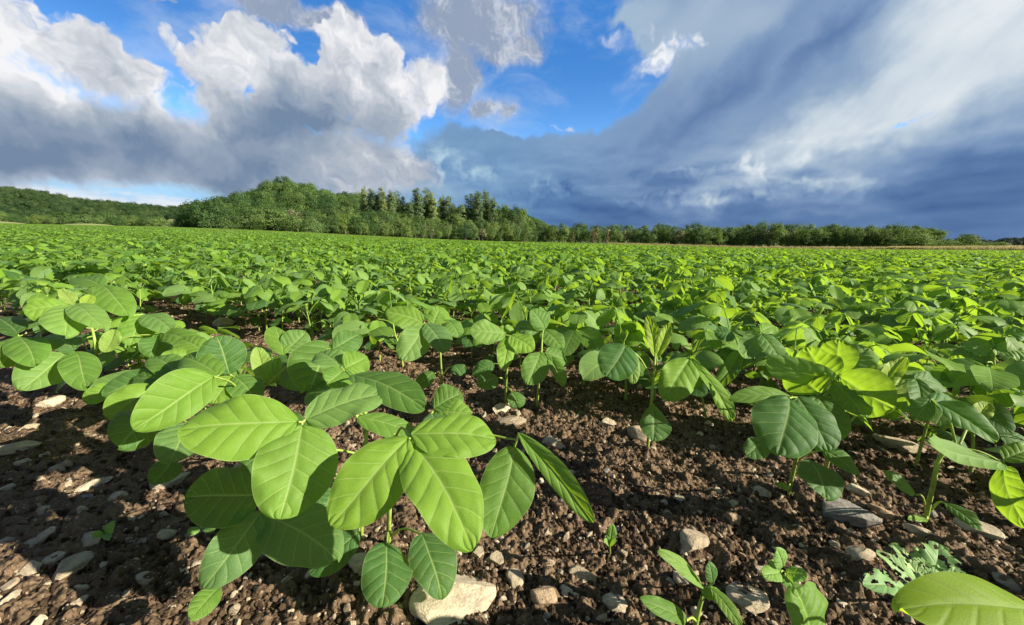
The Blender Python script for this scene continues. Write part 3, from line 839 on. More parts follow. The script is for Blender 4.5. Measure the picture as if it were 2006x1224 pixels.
hero('big soybean plant with glowing yellow-green crown over dark blue-green leaves',
     [[(1545, 968), (1562, 890, .60), (1590, 810, .60), (1640, 748, .61)], [(1612, 935), (1640, 850, .64), (1662, 780, .64), (1680, 745, .64)]],
     [(0, .72, [(1546, 780, .54, 1524, 892, .485, 116, .05, dict(cup=.2)), (1562, 778, .55, 1622, 884, .50, 92, .05, dict(cup=.2)), (1550, 776, .55, 1428, 782, .55, 34, .2)]),
      (0, .99, [(1630, 742, .58, 1500, 702, .555, 64, .62,dict(cam_w=.75, up_w=.15, sun_w=-.55)), (1632, 750, .60, 1696, 818, .55, 66, .22), (1625, 742, .60, 1580, 680, .61, 84, .66,dict(cam_w=.75, up_w=.15, sun_w=-.55))]),
      (1, .99, [(1646, 738, .60, 1752, 800, .54, 98, .66,dict(cam_w=.75, up_w=.15, sun_w=-.55)), (1645, 735, .62, 1702, 682, .63, 82, .62,dict(cam_w=.75, up_w=.15, sun_w=-.55)), (1640, 735, .62, 1644, 664, .62, 68, .6,dict(cam_w=.75, up_w=.15, sun_w=-.55))]),
      (1, 1.0, [(1716, 768, .62, 1774, 700, .63, 36, .92, y_)]), (1, 1.0, [(1718, 770, .62, 1812, 754, .61, 36, .86, y_)]),
      (1, .50, [(1794, 742, .55, 1806, 826, .51, 42, .10, dict(fold=.4)), (1790, 740, .55, 1850, 760, .56, 40, .1)]),
      (0, .38, [(1590, 903, .58, 1618, 978, .53, 72, .03)]), (0, .45, [(1614, 882, .58, 1684, 930, .55, 44, .08)]),
      (0, .52, [(1502, 862, .58, 1462, 892, .56, 42, .03)]), (0, .15, [(1545, 955, .61, 1518, 950, .6, 16, .3)]),
      (0, .85, [(1606, 770, .58, 1548, 718, .585, 80, .58,dict(cam_w=.75, up_w=.15, sun_w=-.55)), (1600, 775, .58, 1648, 860, .54, 70, .1)]),
      ])
hero('soybean plant with pale upturned leaf underside and bare lower stem, by the holey weed',
     [[(1812, 1022), (1828, 950, .56), (1842, 895, .55), (1880, 870, .54)]],
     [(0, .9, [(1964, 905, .52, 1820, 858, .49, 66, .30, dict(roll=180, cup=.2)), (1966, 915, .52, 2012, 1034, .46, 60, .56,dict(cam_w=.75, up_w=.15, sun_w=-.55)), (1966, 900, .52, 2030, 880, .52, 40, .3)]),
      (0, .95, [(1832, 788, .50, 1952, 866, .46, 62, .06, dict(fold=.3)), (1824, 784, .50, 1900, 830, .50, 70, .04), (1822, 780, .5, 1790, 820, .5, 36, .1)]),
      (0, .99, [(1900, 826, .56, 1882, 786, .57, 24, .9, y_), (1906, 824, .56, 1938, 790, .57, 34, .95, y_)]),
      (0, .30, [(1792, 968, .57, 1730, 924, .58, 30, .14)]), (0, .28, [(1852, 985, .56, 1922, 1040, .52, 30, .18)]),
      (0, .1, [(1816, 1018, .575, 1778, 1016, .56, 14, .3)]),
      ])
hero('soybean plant in the shade with dark spreading leaves and light stem, behind the glowing crown',
     [[(1946, 848), (1952, 790, .78), (1950, 740, .78), (1946, 700, .78)]],
     [(0, .85, [(1926, 714, .74, 1848, 746, .70, 50, .05), (1932, 712, .74, 2010, 772, .68, 60, .06), (1928, 708, .74, 1860, 700, .76, 40, .2)]),
      (0, 1.0, [(1950, 682, .74, 2014, 690, .72, 46, .62), (1944, 664, .76, 2010, 650, .74, 40, .06), (1940, 670, .76, 1900, 690, .76, 44, .5)]),
      (0, .35, [(1960, 818, .78, 2004, 834, .76, 34, .08)]), (0, .95, [(1945, 690, .76, 1952, 650, .78, 22, .95, y_)]),
      (0, .55, [(1955, 765, .76, 1985, 800, .74, 46, .3)]),
      ])
hero('soybean plant with fanned leaf of three broad blades, one half shaded, beyond the bushiest clump',
     [[(868, 772), (864, 720, 1.02), (862, 680, 1.0), (858, 645, 1.0)]],
     [(0, .95, [(830, 633, .95, 756, 610, .93, 56, .36), (832, 637, .95, 788, 706, .88, 60, .38), (835, 634, .95, 872, 690, .90, 52, .14)]),
      (0, .5, [(846, 640, 1.0, 862, 604, 1.03, 36, .3), (880, 628, 1.0, 900, 660, 0.98, 40, .2)]),
      (0, .4, [(890, 716, 1.0, 905, 735, .98, 34, .05)]), (0, .35, [(850, 730, 1.0, 815, 760, .97, 30, .1)]),
      ])
hero('soybean plant with silvery leaf underside, between the tall pale bud and the glowing crown',
     [[(1478, 738), (1476, 700, .92), (1480, 670, .90), (1486, 650, .90)]],
     [(0, .95, [(1487, 654, .88, 1454, 698, .85, 42, .30, dict(roll=180)), (1491, 655, .88, 1532, 718, .83, 48, .16), (1490, 650, .88, 1520, 640, .92, 30, .3)]),
      (0, .6, [(1450, 690, .9, 1405, 760, .86, 36, .3, dict(fold=.5)), (1440, 660, .92, 1400, 650, .93, 40, .1)]),
      ])
hero('stray leaf cluster close by in the bottom corner, one huge glowing leaf',
     [[(1985, 1330), (1992, 1270, .38), (2000, 1230, .34), (2020, 1205, .31)]],
     [(0, 1.0, [(2034, 1196, .275, 1760, 1196, .262, 118, .52, dict(cam_w=.65, up_w=.35, sun_w=-.35, quilt=.006, wave=.012))]), (0, .8, [(2030, 1250, .3, 1960, 1290, .3, 60, .3)])], leafmat='glow_leaf')
hero('low soybean seedling with narrow pointed blades beside pale rocks, near the picture bottom',
     [[(1362, 1222), (1370, 1190, .46), (1380, 1160, .45)]],
     [(0, .95, [(1380, 1150, .45, 1288, 1078, .44, 34, .50)]), (0, .9, [(1396, 1142, .44, 1388, 1100, .44, 26, .14, dict(cam_w=.8))]), (0, .97, [(1392, 1152, .44, 1452, 1226, .41, 32, .24)]),
      (0, .5, [(1344, 1216, .44, 1254, 1174, .43, 38, .18)]), (0, .8, [(1375, 1165, .44, 1412, 1160, .44, 24, .3)])])
hero('soybean seedling below the picture rim, one broad dark leaf with bright veins showing',
     [[(1600, 1330), (1602, 1290, .36), (1600, 1262, .35)]],
     [(0, 1.0, [(1590, 1268, .34, 1556, 1150, .345, 168, .20, dict(cam_w=.3, up_w=.7, fold=.16))]), (0, .8, [(1610, 1275, .34, 1690, 1260, .33, 60, .2)])])
# ---- weeds
wk = dict(group='small weeds on the bare soil', leafmat='weed_leaf', cat='weed', r0=0.0012, r1=0.0010, pet=0.0008)
hero('tiny pale weed seedling between two pebbles, alone on the bare ridge', [[(1196, 1076), (1194, 1066, .50)]],
     [(0, 1.0, [(1194, 1066, .50, 1199, 1026, .495, 20, .6, dict(cam_w=.9))]), (0, 1.0, [(1195, 1066, .5, 1208, 1058, .49, 12, .7)]), (0, 1.0, [(1193, 1066, .5, 1183, 1056, .49, 12, .6)])], name='weed_seedling', **wk)
hero('small rounded weed seedling with five light leaves, by the lying pale rock', [[(1538, 1150), (1535, 1122, .445)]],
     [(0, 1.0, [(1533, 1110, .445, 1520, 1074, .44, 38, .5, dict(cam_w=.8))]), (0, .9, [(1540, 1122, .44, 1582, 1128, .425, 34, .3)]), (0, .9, [(1528, 1122, .44, 1494, 1128, .425, 32, .6)]),
      (0, .9, [(1538, 1128, .44, 1560, 1164, .415, 34, .2)]), (0, .9, [(1530, 1118, .445, 1505, 1104, .45, 26, .5)])], name='weed_seedling', **wk)
hero('tiny two-leaved weed seedling in the deep shade of the bushiest clump', [[(203, 1052), (204, 1044, .535)]],
     [(0, 1.0, [(206, 1044, .535, 226, 1022, .53, 20, .4)]), (0, 1.0, [(202, 1044, .535, 180, 1050, .52, 16, .4)]), (0, 1., [(204, 1046, .535, 216, 1056, .52, 14, .5)])], name='weed_seedling', **wk)
hero('tiny weed seedling with flat leaves under the drooping leaf of the bushiest clump', [[(395, 1042), (396, 1036, .54)]],
     [(0, 1.0, [(392, 1036, .54, 366, 1042, .53, 16, .3)]), (0, 1.0, [(398, 1036, .54, 420, 1040, .53, 14, .4)])], name='weed_seedling', **wk)

def holey_weed():
    """a young cabbage-like weed, its lobed leaves eaten full of holes"""
    g = G(1808, 1176); zb = float(gz(g.x, g.y)[0]); root = empty('cabbage_weed', (g.x, g.y, zb)); o3 = np.array([g.x, g.y, zb])
    mb = MB(); tube(mb, bez([o3 + (0, 0, -.01), np.array(P(1806, 1160, .44)), np.array(P(1800, 1140, .43))], 4) - o3, .0018, .0014, 6, .4); mb.build('stem', M['stem'], root)
    for k, (bu, bv, bd, tu, tv, td, w, tone) in enumerate([(1800, 1148, .43, 1716, 1080, .44, 44, .5), (1806, 1142, .43, 1746, 1064, .46, 40, .8), (1822, 1136, .43, 1838, 1064, .455, 70, .35),
                                                           (1822, 1142, .425, 1912, 1142, .42, 52, .7), (1788, 1158, .425, 1690, 1146, .41, 58, .15), (1810, 1135, .44, 1800, 1070, .46, 40, .75)]):
        a, b = np.array(P(bu, bv, bd)), np.array(P(tu, tv, td))
        m1 = MB(); leaflet(m1, a - o3, b - o3, hint((a + b) / 2), w / F * .44, arch=.08, fold=.25, cup=.1, wave=.10, tone=tone, nu=22, nv=34, seed=k + 400)
        v, f, at = m1.v[0], m1.f4[0], m1.a[0]
        # lobed rim and bitten holes: drop the faces there
        c = at[f].mean(1); s, t = c[:, 0], c[:, 1]
        lob = 0.80 + 0.2 * np.sin(t * 26 + k)
        hole = np.zeros(len(f), bool); rr = np.random.RandomState(k + 9)
        for q in range(15):
            hs, ht, hr = rr.uniform(-.9, .9), rr.uniform(.15, .97), rr.uniform(.03, .085)
            hole |= ((s - hs) * 0.45) ** 2 + ((t - ht)) ** 2 < hr ** 2
        m1.f4[0] = f[(np.abs(s) < lob) & ~hole]
        m1.build('leaf', M['cabbage_leaf'], root)
    tag(root, 'pale bluish cabbage-like weed, its leaves eaten full of holes', 'weed', 'small weeds on the bare soil')
holey_weed()
# ------------------------------------------------------------------ the rows of the field
def view_px(x, y, z):
    v = CM.transposed() @ (Vector((x, y, z)) - CP)
    if v.z > -0.05: return None
    return PW / 2 + F * v.x / -v.z, PH / 2 - F * v.y / -v.z, -v.z

def far_limit(az):                              # how far the crop reaches, by direction
    return np.interp(az, [-70, -53, -46, -35, -20, 0, 20, 35, 46, 50, 53, 70], [170, 160, 140, 112, 112, 128, 140, 128, 128, 112, 96, 80])

def build_field():
    rs = np.random.RandomState(11)
    heroes = np.array([[o.location.x, o.location.y] for o in COL.objects if o.name.startswith('soybean_plant') and o.parent is None])
    vari = []                                   # the plants to copy, each part a mesh of its own
    for k in range(12):
        root = empty('soybean_plant', (0, 0, 0))
        for nm, mb in soy_parts(100 + k): mb.build(nm, M['stem'] if nm == 'stem' else M['soy_leaf'], root)
        vari.append(root)
    pts = []
    rows = [(0.30, -9, -1.40), (0.83, -9, -0.30), (0.83, 0.74, 9), (0.56, -9, -1.75), (0.42, -1.25, -0.55), (0.33, -1.28, -0.72)] + [(1.04 + 0.232 * i, -60, 60) for i in range(220)]  # the far rows
    for ri, (n, xa, xb) in enumerate(rows):
        if n > 26: break
        along = np.arange(-34, 34, 0.115)
        along = along + rs.uniform(-.035, .035, len(along))
        nn = n + rs.normal(0, 0.022, len(along))
        x = ROW_N[0] * nn + ROW_D[0] * along; y = ROW_N[1] * nn + ROW_D[1] * along
        az = np.degrees(np.arctan2(x, y)); r = np.hypot(x, y)
        ok = (x > xa) & (x < xb) & (y > 0.2) & (np.abs(az) < 66) & (r < 24) & (rs.rand(len(x)) > (0.5 if ri == 4 else 0.25 if ri == 5 else 0.07))
        for a, b in zip(x[ok], y[ok]): pts.append((a, b, ri))
    pts = np.array(pts)
    d = np.min(np.hypot(pts[:, None, 0] - heroes[None, :, 0], pts[:, None, 1] - heroes[None, :, 1]), 1)
    pts = pts[d > np.where((pts[:, 2] == 4) | (pts[:, 2] == 5), 0.07, 0.105)]
    z = gz(pts[:, 0], pts[:, 1])
    seen = np.zeros(len(pts), bool)
    for i, (x, y, _) in enumerate(pts):
        q = view_px(x, y, z[i] + 0.18)
        seen[i] = q is not None and -60 < q[0] < PW + 60 and q[1] < PH + 150
    r = np.hypot(pts[:, 0], pts[:, 1])
    order = np.argsort(np.where(seen, r, 1e9))
    one = order[:278]
    words_ = ['first', 'second', 'third', 'fourth', 'fifth', 'sixth', 'seventh', 'eighth', 'ninth', 'tenth', 'eleventh', 'twelfth']
    used = [False] * 12
    for i in one:
        x, y, ri = pts[i]; k = rs.randint(12); ri = int(ri)
        o = copy_tree(vari[k]) if used[k] else vari[k]; used[k] = True
        o.location = (x, y, z[i]); s = rs.uniform(0.82, 1.24) * (0.85 if ri in (4, 5) else 1.0)
        o.rotation_euler = (rs.normal(0, .06), rs.normal(0, .06), rs.uniform(0, 6.28)); o.scale = (s, s, s * rs.uniform(.92, 1.08))
        if ri == 0: lab = 'green soybean plant at the end of the front row, past the three spread bright leaflets'
        elif ri == 1: lab = 'soybean plant of the broken row edging the bare stony strip'
        elif ri == 2: lab = 'soybean plant behind the glowing yellow-green crown, in the broken row'
        elif ri in (4, 5): lab = 'soybean plant of the leafy mass running back from the bushiest clump to the row end'
        elif ri == 3: lab = 'soybean plant of the short row filling in beside the row end'
        else: lab = f'leafy soybean plant of the {words_[min(ri - 6, 11)]} closed row behind the bare strip' if ri - 6 < 11 else 'leafy soybean plant deep in the closed rows, only its upper leaves showing'
        tag(o, lab, 'plant', 'soybean plants standing in rows')
    for k in range(12):
        if not used[k]:
            for c in list(vari[k].children): bpy.data.objects.remove(c)
            bpy.data.objects.remove(vari[k])
    # the crop beyond: nobody could count it
    rest = np.setdiff1d(np.arange(len(pts)), one)
    src = []
    for k in range(9):
        mb = MB()
        for nm, p in soy_parts(300 + k, nu=2, nv=4, sides=3):
            for v, a in zip(p.v, p.a): pass
            off = mb.n
            mb.v += p.v; mb.a += p.a; mb.f4 += [f + off for f in p.f4]; mb.n += p.n
        src.append(mb.build('plant', M['soy_far'], link=False))
    m = len(rest)
    s = rs.uniform(0.78, 1.18, m)
    scatter('soybean_crop', np.stack([pts[rest, 0], pts[rest, 1], z[rest]], 1), np.stack([rs.normal(0, .06, m), rs.normal(0, .06, m), rs.uniform(0, 6.28, m)], 1),
            np.stack([s, s, s * rs.uniform(.9, 1.1, m)], 1), rs.randint(0, 9, m), src, label='dense green soybean crop filling the field beyond the close rows', cat='crop')
    # farther still: square pieces of the canopy
    src = []; S = 4.0
    for k in range(6):
        rr = np.random.RandomState(700 + k); mb = MB()
        for row in np.arange(-S / 2 + .1, S / 2, 0.215):
            for al in np.arange(-S / 2, S / 2, 0.105):
                h = rr.uniform(0.86, 1.30)
                for q in range(6):
                    a = rr.uniform(0, 6.28); d_ = rr.uniform(0.01, 0.09)
                    bx = np.array([row + rr.normal(0, .02) + math.cos(a) * d_, al + rr.normal(0, .03) + math.sin(a) * d_, h * rr.uniform(0.15, 0.255)])
                    a += rr.uniform(-.7, .7); dr = rr.uniform(-0.3, 1.3); L = rr.uniform(.052, .085)
                    dd = np.array([math.cos(a) * math.cos(dr), math.sin(a) * math.cos(dr), -math.sin(dr)]) * L
                    sd = np.array([-math.sin(a), math.cos(a), rr.uniform(-.4, .4)]) * L * .36
                    V = np.array([bx, bx + dd * .5 - sd, bx + dd * .5 + sd + (0, 0, .004), bx + dd])
                    t = rr.uniform(.1, .5) if rr.rand() < .88 else .9
                    mb.add(V[[0, 1, 3, 2]], [[0, 1, 2, 3]], [[0, 0, t], [-1, .5, t], [0, 1, t], [1, .5, t]])
        src.append(mb.build('canopy', M['soy_far'], link=False))
    P_ = []; ang = math.atan2(ROW_D[1], ROW_D[0]) - math.pi / 2
    ca, sa = math.cos(ang), math.sin(ang)
    for i in range(-60, 61):
        for j in range(-60, 61):
            x, y = ca * i * S - sa * j * S, sa * i * S + ca * j * S
            rad = math.hypot(x, y); az = math.degrees(math.atan2(x, y))
            if abs(az) > 68 or rad < 24.5 or rad > float(far_limit(az)): continue
            P_.append((x, y))
    P_ = np.array(P_); e = 1.0
    zx = (land(P_[:, 0] + e, P_[:, 1]) - land(P_[:, 0] - e, P_[:, 1])) / 2; zy = (land(P_[:, 0], P_[:, 1] + e) - land(P_[:, 0], P_[:, 1] - e)) / 2
    rot = []
    for a, b in zip(zx, zy):
        nrm = Vector((-a, -b, 1)).normalized(); X = Vector((ca, sa, 0)); X = (X - nrm * X.dot(nrm)).normalized(); Y = nrm.cross(X)
        rot.append(Matrix((X, Y, nrm)).transposed().to_euler())
    m = len(P_)
    scatter('soybean_canopy', np.stack([P_[:, 0], P_[:, 1], land(P_[:, 0], P_[:, 1]) - 0.0], 1), np.array(rot), np.ones((m, 3)), rs.randint(0, 6, m), src,
            label='far green soybean canopy reaching to the trees at the field edge', cat='crop')
build_field()
# ------------------------------------------------------------------ stones, gravel and crumbs
def rock_mesh(seed, sub=3, mat='stone', rough=0.11, flat=1.0, name='stone'):
    import bmesh
    bm = bmesh.new(); bmesh.ops.create_icosphere(bm, subdivisions=sub, radius=1.0)
    r = np.random.RandomState(seed)
    v = np.array([q.co for q in bm.verts])
    for _ in range(r.randint(7, 13)):                               # broken faces
        n = unit(r.normal(size=3)); d = r.uniform(0.42, 0.84)
        k = v @ n; over = k > d
        v[over] -= np.outer((k[over] - d) * 0.97, n)
    f = fbm(v[:, 0] + seed, v[:, 1], 1.6, 4, seed, z=v[:, 2])
    v = v * (1 + rough * f)[:, None]
    v[:, 2] *= flat
    for q, c in zip(bm.verts, v): q.co = c
    me = bpy.data.meshes.new(name); bm.to_mesh(me); bm.free()
    me.polygons.foreach_set('use_smooth', np.ones(len(me.polygons), bool))
    me.set_sharp_from_angle(angle=R(32))
    me.materials.append(M[mat])
    return me

def build_stones():
    rs = np.random.RandomState(5)
    meshes = [rock_mesh(k, 4) for k in range(14)]
    flats = [rock_mesh(60 + k, 4, rough=0.14) for k in range(4)]
    n = 0; taken = []
    def stone(x, y, w, l, h, rz, label, group, flat=False, tilt=0.0, sink=0.35):
        o = bpy.data.objects.new('stone', (flats if flat else meshes)[rs.randint(4 if flat else 14)]); COL.objects.link(o)
        o.scale = (w / 2, l / 2, h / 2); o.rotation_euler = (rs.normal(0, .12) + tilt, rs.normal(0, .12), rz)
        o.location = (x, y, float(gz(x, y)[0]) + 0.004 + h * (0.5 - sink))
        taken.append((x, y)); tag(o, label, 'stone', group)
        return o
    big = [  # photo pixel of the middle, width and height there, lying flat, label
        (888, 1192, 150, 92, True, 'big flat buff slab stone under the bushiest soybean clump'),
        (1140, 1125, 48, 34, False, 'round buff cobble alone on the soil below the tiny ridge seedling'),
        (968, 1106, 40, 36, False, 'knobbly pale stone touching a browner one near the slab'),
        (938, 1097, 36, 32, False, 'brownish stone touching a knobbly pale one near the slab'),
        (1007, 1150, 34, 46, False, 'upright tan stone above the small white pebble'),
        (1064, 1186, 58, 42, False, 'broad grey stone with a waist, low between two upright stones'),
        (1108, 1166, 24, 42, False, 'narrow standing grey-white stone beside the broad grey one'),
        (1203, 1184, 46, 40, False, 'rough grey angular stone at the bare bottom soil'),
        (1358, 1082, 54, 56, False, 'sharp-cornered white stone by the pointed seedling'),
        (1645, 1018, 110, 54, True, 'long brown flat stone lying slantwise below the glowing plant'),
        (1762, 880, 74, 26, True, 'thin white flat stone behind the low cotyledons'),
        (1466, 1176, 66, 70, True, 'large pale rock beneath the small rounded weed seedling'),
        (1682, 1106, 46, 46, False, 'grey wedge-shaped stone near the holey weed'),
        (1434, 1033, 42, 32, False, 'squarish pale stone in dark soil below the drooping dark leaf'),
        (1406, 972, 26, 24, False, 'small orange-tan stone on the dark ridge side'),
        (1490, 976, 28, 30, False, 'pitted buff stone next to the glowing plant stem'),
        (1720, 1012, 38, 28, False, 'light lumpy stone between two soybean stems'),
        (1678, 972, 36, 26, False, 'smooth buff stone beside a dark low leaf'),
        (1250, 862, 54, 42, False, 'pale stone tucked behind the heart-shaped low leaf'),
        (1084, 886, 44, 26, False, 'curved pale stone behind the folded long leaflet'),
        (1000, 832, 66, 20, True, 'long flat grey stone on the strip behind the bushiest clump'),
        (982, 808, 38, 22, False, 'pale stone at the foot of the thin upright stem'),
        (1186, 838, 38, 22, False, 'whitish stone on the sunlit ridge of the bare strip'),
        (30, 893, 74, 30, True, 'flat pale slab at the picture rim on the shaded side'),
        (46, 918, 26, 22, False, 'small grey stone right below the pale rim slab'),
        (326, 964, 78, 38, True, 'flat whitish stone in the clump shadow'),
        (180, 1074, 42, 40, False, 'round tan cobble beside the two-leaved weed seedling'),
        (142, 1136, 68, 52, False, 'largest sunlit pale rock on the open corner soil'),
        (184, 958, 50, 20, True, 'thin tan stone in the clump shadow'),
        (330, 1060, 34, 30, False, 'brown round stone under the drooping leaf shadow'),
        (384, 1068, 34, 20, False, 'pale oval stone beside the flat-leaved tiny weed'),
        (66, 1084, 46, 24, True, 'flat white stone on the sunny corner soil'),
        (22, 1196, 40, 26, False, 'tan stone low at the sunny corner rim'),
        (706, 1136, 42, 46, False, 'tan stone tucked under the lowest dark leaf'),
        (1090, 1196, 24, 18, False, 'small grey pebble at the foot of the broad waisted stone'),
        (1796, 1055, 46, 24, False, 'tan stone at the foot of the plant with the upturned pale leaf'),
        (1912, 1052, 60, 26, False, 'long tan stone behind the holey weed'),
        (1960, 1160, 36, 40, False, 'dark brown stone behind the huge glowing leaf'),
        (440, 640, 40, 18, False, 'pale stone on the far bare soil gap'), (690, 630, 36, 14, False, 'pale stone in the row gap beyond the fanned leaf'),
        (1335, 1135, 40, 44, False, 'dark brown rock behind the pointed seedling blades'),
        (720, 800, 60, 24, True, 'grey flat stone behind the clump stems'),
    ]
    for u, v, w, h, flat, lab in big:
        g = G(u, v); d = view_px(g.x, g.y, 0)[2]
        wm = w / F * d * 1.12
        hm = wm * (0.30 if flat else 0.62)
        lm = max(wm * 0.55, min(wm * 1.2, (h / F * d) * (1.5 if flat else 1.1)))
        az = math.atan2(g.x, g.y)
        stone(g.x, g.y, wm, lm, hm, -az + rs.normal(0, .25), lab, None, flat, sink=0.30 if not flat else 0.22)
    for u, v, w, h in ((95, 1060, 36, 24), (20, 965, 34, 18), (24, 1160, 40, 28), (112, 1108, 34, 24), (58, 1132, 46, 28), (232, 988, 34, 26), (160, 1200, 30, 24), (252, 1204, 28, 22), (14, 1076, 40, 28),
                       (285, 1150, 38, 28), (210, 1120, 30, 22), (90, 1010, 30, 20), (120, 930, 36, 18), (60, 850, 40, 16), (100, 800, 44, 16), (1290, 1190, 44, 32), (1560, 1040, 26, 20), (1330, 985, 24, 18)):
        g = G(u, v); d = view_px(g.x, g.y, 0)[2]; wm = w / F * d
        stone(g.x, g.y, wm, wm * rs.uniform(.6, .95), wm * rs.uniform(.45, .65), rs.uniform(0, 6.28), 'small pale pebble lying loose on the crumbly brown soil', 'pebbles scattered over the soil')
    got = 0
    while got < 222:
        y = rs.uniform(0.33, 2.1); x = rs.uniform(-1.35, 1.35) * y
        q = view_px(x, y, 0)
        if q is None or not (-20 < q[0] < PW + 20 and 600 < q[1] < PH + 20): continue
        if min((x - a) ** 2 + (y - b) ** 2 for a, b in taken) < 0.022 ** 2: continue
        w = 0.007 + 0.013 * rs.rand() ** 2.5 + 0.004 * y
        stone(x, y, w, w * rs.uniform(.6, 1.1), w * rs.uniform(.4, .75), rs.uniform(0, 6.28), 'small pale pebble lying loose on the crumbly brown soil', 'pebbles scattered over the soil')
        got += 1
    # gravel and crumbs past counting
    src = [bpy.data.objects.new('pebble', rock_mesh(200 + k, 2)) for k in range(8)]
    def spread(m, rmin, rmax, s0, s1, p):
        r = rmin * (rmax / rmin) ** rs.rand(m); a = np.radians(rs.uniform(-66, 66, m))
        x, y = r * np.sin(a), r * np.cos(a)
        s = (s0 + (s1 - s0) * rs.rand(m) ** p) * (0.75 + 0.35 * r)
        return x, y, s
    x, y, s = spread(11000, 0.26, 3.4, 0.0009, 0.0055, 3.4)
    x2, y2, s2 = spread(1500, 0.3, 3.0, 0.0034, 0.0120, 2.4)
    x, y, s = np.concatenate([x, x2]), np.concatenate([y, y2]), np.concatenate([s, s2])
    m = len(x)
    scatter('gravel', np.stack([x, y, gz(x, y) + 0.005 + s * .2], 1), rs.uniform(0, 6.28, (m, 3)), np.stack([s, s * rs.uniform(.5, 1, m), s * rs.uniform(.4, .9, m)], 1), rs.randint(0, 8, m), src,
            label='fine pale gravel strewn through the soil', cat='gravel')
    src = [bpy.data.objects.new('crumb', rock_mesh(300 + k, 2, 'clod', 0.5)) for k in range(8)]
    x, y, s = spread(90000, 0.24, 3.2, 0.0011, 0.0062, 3.0)
    m = len(x)
    scatter('soil_crumbs', np.stack([x, y, gz(x, y) + 0.005 + s * .1], 1), rs.uniform(0, 6.28, (m, 3)), np.stack([s, s * rs.uniform(.7, 1, m), s * rs.uniform(.6, 1, m)], 1), rs.randint(0, 8, m), src,
            label='loose crumbs of brown soil over the seedbed', cat='soil')
build_stones()
# ------------------------------------------------------------------ trees, woods and hills
def tree_mat(name, dark, light, trans=0.40):
    m = material(name)
    oc = coords(); rnd = objrand(); _, t, tone = sep(attr('leaf', 'Vector'))
    n = noise(oc, 0.55, 3.0, 0.6)
    k = tone * 0.6 + (rnd - 0.5) * 0.9 + (n - 0.5) * 0.8 + 0.2
    col = mix(step(k, 0.0, 1.0), dark, light)
    r2 = mth('FRACT', rnd * 7.31)
    col = mix(step(r2, 0.62, 1.0) * 0.5, col, vm('MULTIPLY', col, (1.35, 1.12, 0.8)))
    col = mix(step(r2, 0.3, 0.0) * 0.6, col, vm('MULTIPLY', col, (0.62, 0.74, 0.86)))
    pr = principled(col, 0.65, 0.25)
    tr = N.t.nodes.new('ShaderNodeBsdfTranslucent'); put(tr.inputs[0], mix(0.5, col, (0.20, 0.29, 0.03)))
    surface(mixsh(trans, pr, N(tr.outputs[0])))
    return m
M['tree'] = tree_mat('tree foliage', (0.050, 0.110, 0.034), (0.175, 0.265, 0.072))
M['poplar'] = tree_mat('poplar foliage', (0.105, 0.165, 0.070), (0.215, 0.290, 0.120))
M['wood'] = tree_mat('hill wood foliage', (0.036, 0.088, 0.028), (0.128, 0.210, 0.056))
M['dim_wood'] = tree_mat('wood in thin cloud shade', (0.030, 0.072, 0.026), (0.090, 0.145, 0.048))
M['dead'] = tree_mat('withered foliage', (0.15, 0.095, 0.055), (0.26, 0.16, 0.09), 0.1)
M['grey_shrub'] = tree_mat('twiggy grey-green foliage', (0.11, 0.125, 0.065), (0.215, 0.225, 0.115), 0.1)
M['fresh'] = tree_mat('fresh light foliage', (0.11, 0.19, 0.03), (0.17, 0.27, 0.05))
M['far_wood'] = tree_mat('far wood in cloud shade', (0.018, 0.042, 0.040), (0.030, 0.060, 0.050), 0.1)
m = M['bark'] = material('bark')
surface(principled(mix(noise(coords(), 4.0, 4.0), (0.09, 0.07, 0.05), (0.17, 0.145, 0.11)), 0.9, 0.1))

